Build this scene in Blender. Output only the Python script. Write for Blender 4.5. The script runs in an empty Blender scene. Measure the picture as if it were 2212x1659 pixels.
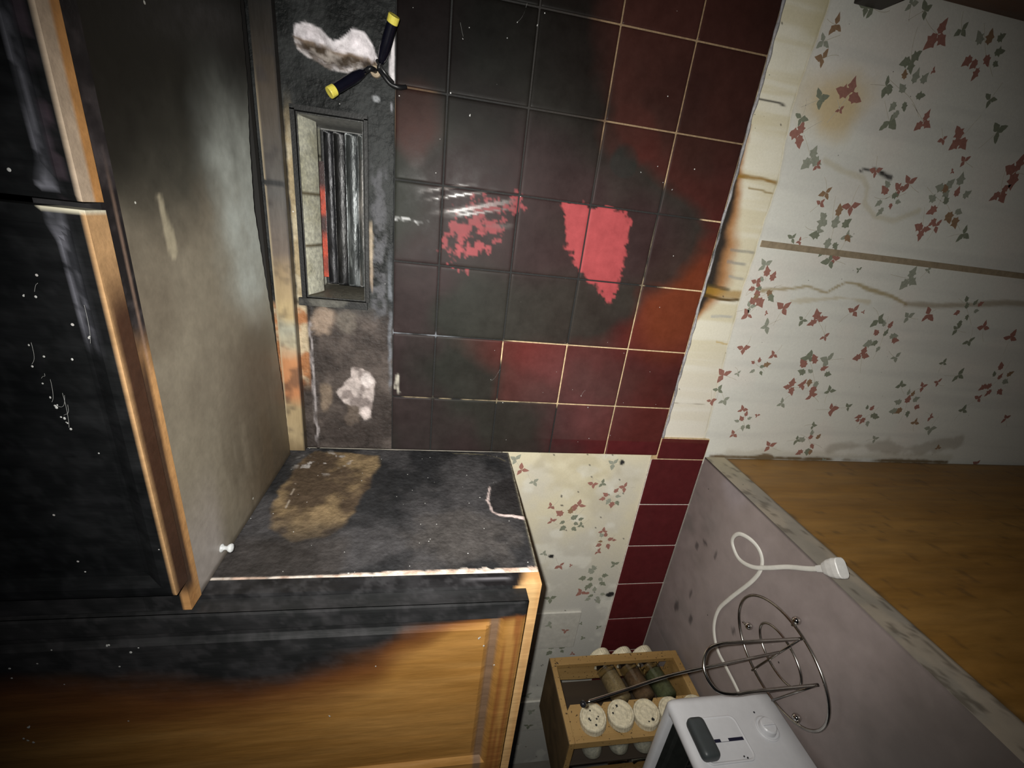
import bpy, bmesh, math, random
import numpy as np
from mathutils import Vector, Matrix

scene = bpy.context.scene
C = scene.collection
random.seed(7)

# ------------------------------------------------------------------ camera
cam_d = bpy.data.cameras.new('camera')
cam_d.sensor_fit = 'HORIZONTAL'
cam_d.sensor_width = 36.0
cam_d.lens = 36.0 * 911.41 / 2212.0
cam_d.clip_start = 0.01
cam = bpy.data.objects.new('camera', cam_d)
C.objects.link(cam)
CAMP = Vector((0.40207, -0.66569, 1.45158))
rt = Vector((0.11320129, -0.14215819, -0.98334964))      # photo was taken with the phone turned a quarter
dn = Vector((-0.92387455, -0.37920978, -0.05153408))
fw = Vector((-0.36556981, 0.91432543, -0.17426337))
M = Matrix((( rt.x, -dn.x, -fw.x, CAMP.x),
            ( rt.y, -dn.y, -fw.y, CAMP.y),
            ( rt.z, -dn.z, -fw.z, CAMP.z),
            (0, 0, 0, 1)))
cam.matrix_world = M
scene.camera = cam

# ------------------------------------------------------------------ light
world = bpy.data.worlds.new('world'); scene.world = world
world.use_nodes = True
world.node_tree.nodes['Background'].inputs[0].default_value = (0.60, 0.70, 1.0, 1)
world.node_tree.nodes['Background'].inputs[1].default_value = 0.004
sp = bpy.data.lights.new('phone_torch', 'SPOT')
sp.energy = 35.5
sp.color = (1.0, 0.982, 0.925)
sp.spot_size = math.radians(123)
sp.spot_blend = 1.0
sp.shadow_soft_size = 0.005
sp_o = bpy.data.objects.new('phone_torch', sp); C.objects.link(sp_o)
LP = CAMP + Vector((0.015, 0.0, 0.018))
sp_o.location = LP
AIM = Vector((0.13, 0.0, 1.30))
sp_o.rotation_euler = (AIM - LP).to_track_quat('-Z', 'Y').to_euler()

vs = scene.view_settings
vs.view_transform = 'Standard'; vs.look = 'None'; vs.gamma = 1.0
vs.use_curve_mapping = False
vs.exposure = 0.0

# ------------------------------------------------------------------ numpy noise
def _h(ix, iy, iz, seed):
    n = (ix * 374761393 + iy * 668265263 + iz * 2147483647 + seed * 1274126177) & 0xffffffff
    n = ((n ^ (n >> 13)) * 1274126177) & 0xffffffff
    n = ((n ^ (n >> 16)) * 2246822519) & 0xffffffff
    return ((n >> 8) & 0xffff) / 65535.0
def vnoise(P, scale, seed=0):
    Q = np.asarray(P) * scale
    i = np.floor(Q).astype(np.int64); f = Q - i
    f = f * f * (3 - 2 * f)
    r = 0
    for dx in (0, 1):
        wx = f[:, 0] if dx else 1 - f[:, 0]
        for dy in (0, 1):
            wy = f[:, 1] if dy else 1 - f[:, 1]
            for dz in (0, 1):
                wz = f[:, 2] if dz else 1 - f[:, 2]
                r = r + wx * wy * wz * _h(i[:, 0] + dx, i[:, 1] + dy, i[:, 2] + dz, seed)
    return r
def fbm(P, scale, oct=4, seed=0):
    r = 0; a = 0.5; t = 0
    for k in range(oct):
        r = r + a * vnoise(P, scale * 2 ** k, seed + k * 17); t += a; a *= 0.55
    return r / t
def ss(a, b, x):
    t = np.clip((x - a) / (b - a), 0, 1); return t * t * (3 - 2 * t)
def mix(a, b, t):
    t = np.asarray(t)[:, None]; return np.asarray(a) * (1 - t) + np.asarray(b) * t
def full(n, c):
    return np.tile(np.array(c, float), (n, 1))
def sdpoly(x, y, pts):
    """signed distance to a polygon, negative inside"""
    d = np.full(len(x), 1e9); ins = np.zeros(len(x), bool)
    n = len(pts)
    for k in range(n):
        ax, ay = pts[k]; bx, by = pts[(k + 1) % n]
        ex, ey = bx - ax, by - ay
        wx, wy = x - ax, y - ay
        t = np.clip((wx * ex + wy * ey) / (ex * ex + ey * ey + 1e-12), 0, 1)
        d = np.minimum(d, (wx - ex * t) ** 2 + (wy - ey * t) ** 2)
        c = ((ay > y) != (by > y))
        with np.errstate(divide='ignore', invalid='ignore'):
            xi = (bx - ax) * (y - ay) / (by - ay + 1e-15) + ax
        ins ^= c & (x < xi)
    d = np.sqrt(d)
    return np.where(ins, -d, d)
def sdline(x, y, pts):
    d = np.full(len(x), 1e9)
    for k in range(len(pts) - 1):
        ax, ay = pts[k]; bx, by = pts[k + 1]
        ex, ey = bx - ax, by - ay
        wx, wy = x - ax, y - ay
        t = np.clip((wx * ex + wy * ey) / (ex * ex + ey * ey + 1e-12), 0, 1)
        d = np.minimum(d, (wx - ex * t) ** 2 + (wy - ey * t) ** 2)
    return np.sqrt(d)
def blob(x, y, cx, cy, rx, ry):
    return np.sqrt(((x - cx) / rx) ** 2 + ((y - cy) / ry) ** 2)

# ------------------------------------------------------------------ object helpers
def tag(o, label=None, cat=None, group=None, kind=None):
    if label: o['label'] = label
    if cat: o['category'] = cat
    if group: o['group'] = group
    if kind: o['kind'] = kind
    return o
def empty(name, loc=(0, 0, 0)):
    o = bpy.data.objects.new(name, None); C.objects.link(o)
    o.location = loc; o.empty_display_size = 0.02
    return o
def finish(name, bm, mats, parent=None, smooth=False, loc=None):
    """bm is in world space; with parent or loc it is shifted to be local"""
    off = Vector((0, 0, 0))
    if parent is not None:
        off = world_loc(parent)
    elif loc is not None:
        off = Vector(loc)
    bmesh.ops.translate(bm, verts=bm.verts, vec=-off)
    bmesh.ops.recalc_face_normals(bm, faces=bm.faces)
    me = bpy.data.meshes.new(name); bm.to_mesh(me); bm.free()
    if not isinstance(mats, (list, tuple)): mats = [mats]
    for m in mats: me.materials.append(m)
    if smooth:
        for p in me.polygons: p.use_smooth = True
    o = bpy.data.objects.new(name, me); C.objects.link(o)
    if parent is not None: o.parent = parent
    elif loc is not None: o.location = loc
    return o
def world_loc(o):
    v = Vector(o.location)
    while o.parent is not None:
        o = o.parent; v = v + Vector(o.location)
    return v
def add_box(bm, a, b, bevel=0.0, seg=2):
    x0, y0, z0 = (min(a[i], b[i]) for i in range(3)); x1, y1, z1 = (max(a[i], b[i]) for i in range(3))
    r = bmesh.ops.create_cube(bm, size=1.0)
    vsn = r['verts']
    for v in vsn:
        v.co = Vector((x0 + (v.co.x + .5) * (x1 - x0), y0 + (v.co.y + .5) * (y1 - y0), z0 + (v.co.z + .5) * (z1 - z0)))
    if bevel > 0:
        es = list({e for v in vsn for e in v.link_edges})
        bmesh.ops.bevel(bm, geom=es, offset=bevel, segments=seg, affect='EDGES', profile=0.6)
def tess(bm, L):
    """cut long edges until the mesh can carry a vertex colour pattern"""
    bmesh.ops.triangulate(bm, faces=bm.faces) if False else None
    for _ in range(9):
        es = [e for e in bm.edges if e.calc_length() > L]
        if not es: break
        bmesh.ops.subdivide_edges(bm, edges=es, cuts=1, use_grid_fill=True)
def box_grid(bm, a, b, L, rim=0.0):
    """a box whose six faces are regular grids of about L, welded"""
    x0, y0, z0 = (min(a[i], b[i]) for i in range(3)); x1, y1, z1 = (max(a[i], b[i]) for i in range(3))
    n = [max(1, int(math.ceil((q1 - q0) / L))) for q0, q1 in ((x0, x1), (y0, y1), (z0, z1))]
    X = np.linspace(x0, x1, n[0] + 1); Y = np.linspace(y0, y1, n[1] + 1); Z = np.linspace(z0, z1, n[2] + 1)
    if rim:
        X, Y, Z = (np.concatenate([[q[0], q[0] + rim], q[1:-1], [q[-1] - rim, q[-1]]]) for q in (X, Y, Z))
    def g(A, B, f):
        vv = [[bm.verts.new(f(p, q)) for q in B] for p in A]
        for i in range(len(A) - 1):
            for j in range(len(B) - 1):
                bm.faces.new((vv[i][j], vv[i + 1][j], vv[i + 1][j + 1], vv[i][j + 1]))
    st = len(bm.verts)
    g(X, Y, lambda p, q: (p, q, z0)); g(X, Y, lambda p, q: (p, q, z1))
    g(X, Z, lambda p, q: (p, y0, q)); g(X, Z, lambda p, q: (p, y1, q))
    g(Y, Z, lambda p, q: (x0, p, q)); g(Y, Z, lambda p, q: (x1, p, q))
    bm.verts.ensure_lookup_table()
    bmesh.ops.remove_doubles(bm, verts=bm.verts[st:], dist=1e-6)
def add_cyl(bm, p0, p1, r0, r1=None, n=20, cap=True):
    p0 = Vector(p0); p1 = Vector(p1); r1 = r0 if r1 is None else r1
    d = (p1 - p0); q = d.to_track_quat('Z', 'Y')
    ra = []; rb = []
    for k in range(n):
        a = 2 * math.pi * k / n
        v = q @ Vector((math.cos(a), math.sin(a), 0))
        ra.append(bm.verts.new(p0 + v * r0)); rb.append(bm.verts.new(p1 + v * r1))
    for k in range(n):
        bm.faces.new((ra[k], ra[(k + 1) % n], rb[(k + 1) % n], rb[k]))
    if cap:
        bm.faces.new(ra[::-1]); bm.faces.new(rb)
def add_lathe(bm, prof, org, axis, n=28):
    """prof = (radius, distance along axis) pairs"""
    org = Vector(org); q = Vector(axis).normalized().to_track_quat('Z', 'Y')
    rings = []
    for r, h in prof:
        if r < 1e-6:
            rings.append([bm.verts.new(org + q @ Vector((0, 0, h)))])
        else:
            rings.append([bm.verts.new(org + q @ Vector((r * math.cos(2 * math.pi * k / n), r * math.sin(2 * math.pi * k / n), h))) for k in range(n)])
    for A, B in zip(rings, rings[1:]):
        for k in range(n):
            a = A[k % len(A)]; b = A[(k + 1) % n % len(A)]; c = B[(k + 1) % n % len(B)]; d = B[k % len(B)]
            f = [a, b, c, d]; u = []
            for v in f:
                if v not in u: u.append(v)
            if len(u) > 2: bm.faces.new(u)
def smooth_path(pts, sub=8, closed=False):
    P = [Vector(p) for p in pts]; n = len(P); out = []
    rng = range(n if closed else n - 1)
    for i in rng:
        if closed: p0, p1, p2, p3 = P[(i - 1) % n], P[i], P[(i + 1) % n], P[(i + 2) % n]
        else: p0, p1, p2, p3 = P[max(i - 1, 0)], P[i], P[i + 1], P[min(i + 2, n - 1)]
        for k in range(sub):
            t = k / sub
            out.append(0.5 * ((2 * p1) + (p2 - p0) * t + (2 * p0 - 5 * p1 + 4 * p2 - p3) * t * t + (3 * p1 - p0 - 3 * p2 + p3) * t ** 3))
    if not closed: out.append(P[-1])
    return out
def add_tube(bm, path, r, n=10, closed=False, flat=None, up=Vector((0, 0, 1))):
    """r radius; flat=(rx, ry) gives an oval section with rx sideways"""
    P = [Vector(p) for p in path]; m = len(P); rings = []
    for i in range(m):
        a = P[(i - 1) % m] if (closed or i) else P[i]; b = P[(i + 1) % m] if (closed or i < m - 1) else P[i]
        t = (b - a).normalized()
        s = t.cross(up)
        if s.length < 1e-4: s = t.cross(Vector((1, 0, 0)))
        s.normalize(); u = s.cross(t).normalized()
        rr = r[i] if isinstance(r, (list, tuple)) else r
        rx, ry = flat if flat else (rr, rr)
        rings.append([bm.verts.new(P[i] + s * rx * math.cos(2 * math.pi * k / n) + u * ry * math.sin(2 * math.pi * k / n)) for k in range(n)])
    for i in range(m if closed else m - 1):
        A = rings[i]; B = rings[(i + 1) % m]
        for k in range(n):
            bm.faces.new((A[k], A[(k + 1) % n], B[(k + 1) % n], B[k]))
    if not closed:
        bm.faces.new(rings[0][::-1]); bm.faces.new(rings[-1])
def add_sphere(bm, c, r, sx=1, sy=1, sz=1, n=16):
    q = bmesh.ops.create_uvsphere(bm, u_segments=n, v_segments=max(6, n // 2), radius=1.0)
    for v in q['verts']:
        v.co = Vector((c[0] + v.co.x * r * sx, c[1] + v.co.y * r * sy, c[2] + v.co.z * r * sz))
def paint(o, fn):
    """store fn(P, N) -> (albedo n x 3, roughness n) as a vertex attribute; P in world space"""
    me = o.data; n = len(me.vertices)
    co = np.empty(n * 3); me.vertices.foreach_get('co', co); co = co.reshape(-1, 3) + np.array(world_loc(o))
    no = np.empty(n * 3); me.vertices.foreach_get('normal', no); no = no.reshape(-1, 3)
    col, rg = fn(co, no)
    a = me.color_attributes.new('paint', 'FLOAT_COLOR', 'POINT')
    out = np.ones((n, 4)); out[:, :3] = np.clip(col, 0.0005, 1); out[:, 3] = np.clip(rg, 0.02, 1)
    a.data.foreach_set('color', out.ravel())

# ------------------------------------------------------------------ materials
def newmat(name):
    m = bpy.data.materials.new(name); m.use_nodes = True
    nt = m.node_tree; b = nt.nodes['Principled BSDF']
    return m, nt, b
def N(nt, t, **k):
    n = nt.nodes.new(t)
    for a, v in k.items(): setattr(n, a, v)
    return n
def mat_flat(name, col, rough=0.5, metal=0.0, noise=0.0, nscale=60, bump=0.0, spec=0.5, trans=0.0, ior=1.45, coat=0.0):
    m, nt, b = newmat(name)
    b.inputs['Base Color'].default_value = (*col, 1); b.inputs['Roughness'].default_value = rough
    b.inputs['Metallic'].default_value = metal; b.inputs['Specular IOR Level'].default_value = spec
    b.inputs['Transmission Weight'].default_value = trans; b.inputs['IOR'].default_value = ior
    b.inputs['Coat Weight'].default_value = coat
    if noise or bump:
        tc = N(nt, 'ShaderNodeTexCoord'); nz = N(nt, 'ShaderNodeTexNoise')
        nz.inputs['Scale'].default_value = nscale; nz.inputs['Detail'].default_value = 6; nz.inputs['Roughness'].default_value = .65
        nt.links.new(tc.outputs['Object'], nz.inputs['Vector'])
        if noise:
            mr = N(nt, 'ShaderNodeMapRange'); mr.inputs[1].default_value = .3; mr.inputs[2].default_value = .7
            mr.inputs[3].default_value = 1 - noise; mr.inputs[4].default_value = 1 + noise
            nt.links.new(nz.outputs['Fac'], mr.inputs[0])
            mx = N(nt, 'ShaderNodeVectorMath', operation='SCALE'); mx.inputs[0].default_value = col
            nt.links.new(mr.outputs[0], mx.inputs['Scale']); nt.links.new(mx.outputs[0], b.inputs['Base Color'])
        if bump:
            bp = N(nt, 'ShaderNodeBump'); bp.inputs['Strength'].default_value = bump; bp.inputs['Distance'].default_value = .001
            nt.links.new(nz.outputs['Fac'], bp.inputs['Height']); nt.links.new(bp.outputs[0], b.inputs['Normal'])
    return m
def mat_paint(name, mottle=.25, nscale=90, bump=.3, bdist=.001, stretch=(1, 1, 1), spec=.5, specks=0.0, spcol=(.6, .6, .58), spscale=70, dark=False):
    """reads the painted albedo (rgb) and roughness (alpha), breaks it up with fine noise, bumps it, adds small deposits"""
    m, nt, b = newmat(name)
    at = N(nt, 'ShaderNodeAttribute'); at.attribute_name = 'paint'
    tc = N(nt, 'ShaderNodeTexCoord'); mp = N(nt, 'ShaderNodeMapping'); mp.inputs['Scale'].default_value = stretch
    nt.links.new(tc.outputs['Object'], mp.inputs['Vector'])
    nz = N(nt, 'ShaderNodeTexNoise'); nz.inputs['Scale'].default_value = nscale; nz.inputs['Detail'].default_value = 8; nz.inputs['Roughness'].default_value = .68
    nt.links.new(mp.outputs[0], nz.inputs['Vector'])
    mr = N(nt, 'ShaderNodeMapRange'); mr.inputs[1].default_value = .3; mr.inputs[2].default_value = .7
    mr.inputs[3].default_value = 1 - mottle; mr.inputs[4].default_value = 1 + mottle
    nt.links.new(nz.outputs['Fac'], mr.inputs[0])
    mx = N(nt, 'ShaderNodeVectorMath', operation='SCALE')
    nt.links.new(at.outputs['Color'], mx.inputs[0]); nt.links.new(mr.outputs[0], mx.inputs['Scale'])
    last = mx.outputs[0]
    if specks > 0:
        vo = N(nt, 'ShaderNodeTexVoronoi'); vo.inputs['Scale'].default_value = spscale
        nt.links.new(tc.outputs['Object'], vo.inputs['Vector'])
        # small irregular dots in a few of the cells only
        sepc = N(nt, 'ShaderNodeSeparateColor'); nt.links.new(vo.outputs['Color'], sepc.inputs[0])
        thr = N(nt, 'ShaderNodeMath', operation='MULTIPLY'); thr.inputs[1].default_value = .085
        gt = N(nt, 'ShaderNodeMapRange'); gt.inputs[1].default_value = 1 - specks; gt.inputs[2].default_value = 1.0
        nt.links.new(sepc.outputs[0], gt.inputs[0]); nt.links.new(gt.outputs[0], thr.inputs[0])
        lt = N(nt, 'ShaderNodeMath', operation='LESS_THAN')
        nt.links.new(vo.outputs['Distance'], lt.inputs[0]); nt.links.new(thr.outputs[0], lt.inputs[1])
        mc = N(nt, 'ShaderNodeMix', data_type='RGBA')
        nt.links.new(lt.outputs[0], mc.inputs['Factor']); nt.links.new(last, mc.inputs['A']); mc.inputs['B'].default_value = (*spcol, 1)
        last = mc.outputs['Result']
    nt.links.new(last, b.inputs['Base Color'])
    ra = N(nt, 'ShaderNodeMath', operation='MULTIPLY_ADD'); ra.inputs[1].default_value = .35
    sb = N(nt, 'ShaderNodeMath', operation='SUBTRACT'); sb.inputs[1].default_value = .175
    nt.links.new(at.outputs['Alpha'], sb.inputs[0])
    nt.links.new(nz.outputs['Fac'], ra.inputs[0]); nt.links.new(sb.outputs[0], ra.inputs[2])
    nt.links.new(ra.outputs[0], b.inputs['Roughness'])
    b.inputs['Specular IOR Level'].default_value = spec
    if bump:
        n2 = N(nt, 'ShaderNodeTexNoise'); n2.inputs['Scale'].default_value = nscale * 2.2; n2.inputs['Detail'].default_value = 5
        nt.links.new(mp.outputs[0], n2.inputs['Vector'])
        bp = N(nt, 'ShaderNodeBump'); bp.inputs['Strength'].default_value = bump; bp.inputs['Distance'].default_value = bdist
        nt.links.new(n2.outputs['Fac'], bp.inputs['Height']); nt.links.new(bp.outputs[0], b.inputs['Normal'])
    return m
def mat_wood(name, c1, c2, scale=14, stretch=(1, 1, .06), rough=.4, specks=0.0):
    m, nt, b = newmat(name)
    tc = N(nt, 'ShaderNodeTexCoord'); mp = N(nt, 'ShaderNodeMapping'); mp.inputs['Scale'].default_value = stretch
    nt.links.new(tc.outputs['Object'], mp.inputs['Vector'])
    nz = N(nt, 'ShaderNodeTexNoise'); nz.inputs['Scale'].default_value = scale; nz.inputs['Detail'].default_value = 9; nz.inputs['Distortion'].default_value = .6
    nt.links.new(mp.outputs[0], nz.inputs['Vector'])
    cr = N(nt, 'ShaderNodeValToRGB'); cr.color_ramp.elements[0].position = .34; cr.color_ramp.elements[1].position = .66
    cr.color_ramp.elements[0].color = (*c1, 1); cr.color_ramp.elements[1].color = (*c2, 1)
    nt.links.new(nz.outputs['Fac'], cr.inputs[0]); last = cr.outputs[0]
    if specks:
        n3 = N(nt, 'ShaderNodeTexNoise'); n3.inputs['Scale'].default_value = 230; n3.inputs['Detail'].default_value = 3
        nt.links.new(tc.outputs['Object'], n3.inputs['Vector'])
        gt = N(nt, 'ShaderNodeMath', operation='GREATER_THAN'); gt.inputs[1].default_value = 1 - specks
        nt.links.new(n3.outputs['Fac'], gt.inputs[0])
        mc = N(nt, 'ShaderNodeMix', data_type='RGBA'); mc.inputs['B'].default_value = (.035, .018, .008, 1)
        nt.links.new(gt.outputs[0], mc.inputs['Factor']); nt.links.new(last, mc.inputs['A']); last = mc.outputs['Result']
    nt.links.new(last, b.inputs['Base Color']); b.inputs['Roughness'].default_value = rough
    bp = N(nt, 'ShaderNodeBump'); bp.inputs['Strength'].default_value = .15; bp.inputs['Distance'].default_value = .001
    nt.links.new(nz.outputs['Fac'], bp.inputs['Height']); nt.links.new(bp.outputs[0], b.inputs['Normal'])
    return m

M_TILE = mat_paint('sooty_red_glazed_tile', mottle=.16, nscale=45, bump=.09, bdist=.001, spec=.30, specks=.10, spscale=95)
# the tile glaze only shines where the soot has been rubbed: low painted roughness also means a stronger highlight
_nt = M_TILE.node_tree; _a = [q for q in _nt.nodes if q.type == 'ATTRIBUTE'][0]
_m = N(_nt, 'ShaderNodeMapRange'); _m.inputs[1].default_value = .10; _m.inputs[2].default_value = .36; _m.inputs[3].default_value = .75; _m.inputs[4].default_value = .08
_nt.links.new(_a.outputs['Alpha'], _m.inputs[0]); _nt.links.new(_m.outputs[0], _nt.nodes['Principled BSDF'].inputs['Specular IOR Level'])
M_GROUT = mat_paint('tile_grout', mottle=.3, nscale=200, bump=.5)
M_PAPER = mat_paint('stained_wallpaper', mottle=.05, nscale=300, bump=.12, specks=.10, spcol=(.03, .025, .02), spscale=120)
M_CHAR = mat_paint('charred_wall', mottle=.38, nscale=70, bump=.7, bdist=.003, spec=.22, specks=.10, spscale=80)
M_CHARWOOD = mat_paint('charred_and_bare_wood', mottle=.20, nscale=60, bump=.3, bdist=.002, stretch=(1, 1, .16), specks=.07, spscale=60, spcol=(.45, .43, .42))
M_RAILWOOD = mat_paint('scorched_rail_wood', mottle=.2, nscale=60, bump=.25, stretch=(.2, 1, 1))
M_PANEL = mat_paint('smoke_stained_panel', mottle=.13, nscale=80, bump=.12, specks=.02, spcol=(.6, .6, .55), spscale=50)
M_LAM = mat_paint('mauve_laminate', mottle=.10, nscale=35, bump=.04, specks=.05, spcol=(.03, .028, .025), spscale=60)
M_METAL = mat_paint('sooty_duct_metal', mottle=.35, nscale=160, bump=.5, bdist=.0008)
M_LEAF = [mat_flat('leaf_' + n, c, .6, noise=.15, nscale=200) for n, c in
          (('sage', (.20, .215, .155)), ('rust', (.31, .145, .115)), ('brown', (.27, .17, .10)), ('grey_green', (.29, .30, .24)), ('stem', (.50, .46, .38)))]
# ------------------------------------------------------------------ layout (metres; X right, Y into the wall, Z up)
GAP_R = 0.752            # stove gap runs X 0 .. GAP_R
T = 0.110                # tile pitch
GX0 = 0.1022             # first vertical grout line right of the left cabinet
GZ0 = 1.018              # bottom edge of the tile field
TILE_TOP = 1.525
CTR = 0.914
CAB_Z = 1.316
DUCT = (0.257, 0.497, 1.564, 1.649)

def soot_density(P):
    """0 clean .. 1 black, over the tiled wall"""
    x, z = P[:, 0], P[:, 2]
    w = fbm(P, 11, 4, 3) - .5
    zb = np.interp(x, [-.01, .02, .10, .20, .211, .213, .256, .306, .372, .417, .445, .47, .50, .55, .60, .70, .80],
                      [1.20, 1.20, 1.24, 1.36, 1.37, 1.20, 1.150, 1.118, 1.055, 1.03, 1.06, 1.12, 1.17, 1.225, 1.245, 1.27, 1.28])
    wd = np.interp(x, [0, .1, .21, .25, .42, .5, .6], [.09, .12, .10, .045, .035, .05, .045])
    D = ss(zb - wd, zb + wd, z + w * .10)
    row1 = (x > .102) & (x < .212)
    D = np.where(row1, np.minimum(D, .45 + .5 * ss(1.33, 1.37, z)), D)
    D = np.minimum(D, .90 + 0 * D) + .10 * ss(1.2, 1.5, z)
    D = np.maximum(D, .10 + .25 * ss(.45, .7, fbm(P, 7, 4, 9)))
    # thinner smoke high on the left tiles, by the pipe end and below it
    b = blob(x, z, .50, 1.498, .045, .035); D = D - .48 * ss(1.25, .5, b + w)
    b = blob(x, z, .523, 1.203, .035, .045); D = D - .50 * ss(1.3, .6, b + w * 1.2)
    b = blob(x, z, .496, 1.200, .022, .022); D = D + .6 * ss(1.2, .7, b + w)
    b = blob(x, z, .17, 1.29, .05, .05); D = D - .15 * ss(1.4, .3, b)
    return np.clip(D, 0, 1)
PATCH1 = [(.428, 1.283), (.432, 1.22), (.430, 1.180), (.415, 1.172), (.36, 1.168), (.323, 1.170), (.289, 1.178), (.312, 1.205), (.332, 1.240), (.378, 1.268)]
PATCH2 = [(.398, 1.455), (.428, 1.400), (.432, 1.352), (.408, 1.345), (.388, 1.365), (.367, 1.372), (.345, 1.395), (.328, 1.418), (.330, 1.445), (.365, 1.450)]
def tile_col(P, Nn=None):
    n = len(P); x, z = P[:, 0], P[:, 2]
    tid = np.floor((x - GX0) / T) * 7.3 + np.floor((z - GZ0) / T) * 3.1
    var = (np.sin(tid * 12.9898) * 43758.5453) % 1.0
    red = full(n, (.090, .0185, .0160)) * (0.85 + .3 * var)[:, None]
    rust = ss(.55, .0, blob(x, z, .30, 1.06, .16, .12) - .3)
    red = mix(red, full(n, (.17, .040, .014)), rust * .7)
    red = mix(red, full(n, (.115, .048, .048)), .65 * ss(1.3, .3, blob(x, z, .10, 1.22, .13, .13)))   # paler dusty bloom
    red = np.where((x < 0.03)[:, None], full(n, (.088, .012, .014)), red)
    D = soot_density(P)
    D = np.where(x < -.008, .12, D)
    grn = fbm(P, 5, 3, 21); w0 = fbm(P, 12, 3, 22) - .5
    red = mix(red, full(n, (.030, .014, .011)), .84 * ss(.38, .56, x + w0 * .1))      # darker and browner towards the right-hand tiles
    sc = mix(full(n, (.027, .019, .019)), full(n, (.022, .023, .0195)), ss(.4, .6, grn))
    sc = sc * (0.70 + .7 * fbm(P, 24, 4, 5))[:, None] * (1 - .78 * ss(.44, .60, x + w0 * .08))[:, None]
    c = mix(red, sc, D)
    # places wiped or flaked clean
    w = (fbm(P, 60, 4, 40) - .5); wf = (fbm(P, 210, 3, 41) - .5)
    d1 = sdpoly(x, z, PATCH1) + w * .014 + wf * .012
    m1 = ss(.0015, -.0015, d1)
    c = mix(c, full(n, (.32, .058, .062)), m1)
    d2 = sdpoly(x, z, PATCH2) + w * .055 + wf * .03 + .004
    m2 = ss(.0015, -.0015, d2) * ss(.42, .52, fbm(P, 95, 3, 50) + .03) * (.75 + .25 * ss(.4, .6, fbm(P, 20, 3, 51)))
    c = mix(c, full(n, (.27, .060, .066)), m2)
    # scraping marks next to the second place, their shine painted in as paler grey
    u = x * .97 + z * .24
    st = vnoise(np.stack([u * 260, z * 0 + 1, z * 9], 1), 1.0, 61)
    reg = ss(.030, .015, np.abs(x - .414 + (1.42 - z) * .10)) * ss(1.345, 1.37, z) * ss(1.50, 1.46, z)
    sm = reg * ss(.50, .75, st)
    c = mix(c, full(n, (.11, .095, .09)), sm * .8)
    ch = ss(.0022, .0006, sdline(x, z, [(.380, 1.523), (.383, 1.505), (.379, 1.490), (.382, 1.478)]) + w * .006)
    c = mix(c, full(n, (.42, .42, .42)), ch * ss(.4, .55, fbm(P, 120, 2, 77)))
    ch2 = ss(.003, .0, sdline(x, z, [(.118, 1.520), (.14, 1.516), (.10, 1.514)]) + w * .01)
    c = mix(c, full(n, (.45, .42, .36)), ch2)
    rg = 0
    rg = .40 + .08 * D + .10 * (fbm(P, 30, 3, 70) - .5) + .05 * m1 - .05 * (1 - D) 
    rg = rg - .20 * sm - .08 * ss(1.25, .4, blob(x, z, .43, 1.455, .035, .08) + w * .8) * ss(.4, .6, fbm(P, 28, 3, 71)) - .05 * ch
    return c, rg
def grout_col(P, Nn=None):
    n = len(P); x, z = P[:, 0], P[:, 2]
    D = soot_density(P); D = np.where(x < -.008, .0, D)
    w = fbm(P, 60, 3, 4) - .5
    c = mix(full(n, (.58, .43, .25)), full(n, (.008, .008, .008)), ss(.45, .66, D + w * .3 + .6 * ss(1.34, 1.40, z)))
    c = mix(c, full(n, (.11, .062, .030)), ss(.40, .56, x) * .8 * ss(.3, .2, D * .3))
    pale = (np.abs(x - .212) < .004) * ss(1.52, 1.44, z) * 0 + (np.abs(x - .212) < .004) * ss(1.40, 1.47, z)
    c = mix(c, full(n, (.16, .17, .19)), pale * ss(.3, .6, fbm(P, 40, 3, 8)))
    gold = (np.abs(z - 1.128) < .004) * ss(.44, .30, x) + (np.abs(x - .102) < .004) * .7
    c = mix(c, full(n, (.42, .33, .20)), np.clip(gold, 0, 1) * ss(.35, .6, fbm(P, 50, 3, 12)) * .7)
    c = np.where((x < -.008)[:, None], full(n, (.62, .56, .50)), c)
    return c, np.full(n, .8)

def add_tile(bm, x0, x1, z0, z1, g=.0011, step=.0028, yf=0.0, yb=.0050):
    x0 += g; x1 -= g; z0 += g; z1 -= g
    if x1 - x0 < .004 or z1 - z0 < .004: return
    def ax(a, b):
        m = max(2, int((b - a - .004) / step))
        return np.concatenate([[a, a + .0005, a + .0014], np.linspace(a + .0026, b - .0026, m), [b - .0014, b - .0005, b]])
    X = ax(x0, x1); Z = ax(z0, z1)
    def e(d): return .0009 * max(0.0, 1 - d / .0026) ** 2
    # every hand-set tile leans a little
    tx = random.uniform(-1, 1) * .0030; tz = random.uniform(-1, 1) * .0030
    vv = [[bm.verts.new((x, yf + e(min(x - x0, x1 - x)) + e(min(z - z0, z1 - z)) + (x - (x0 + x1) / 2) * tx + (z - (z0 + z1) / 2) * tz, z)) for z in Z] for x in X]
    for i in range(len(X) - 1):
        for j in range(len(Z) - 1):
            bm.faces.new((vv[i][j], vv[i + 1][j], vv[i + 1][j + 1], vv[i][j + 1]))
    rim = [vv[i][0] for i in range(len(X))] + [vv[-1][j] for j in range(1, len(Z))] + [vv[i][-1] for i in range(len(X) - 2, -1, -1)] + [vv[0][j] for j in range(len(Z) - 2, 0, -1)]
    back = [bm.verts.new((v.co.x, yb, v.co.z)) for v in rim]
    for k in range(len(rim)):
        bm.faces.new((rim[k], rim[(k + 1) % len(rim)], back[(k + 1) % len(rim)], back[k]))

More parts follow.
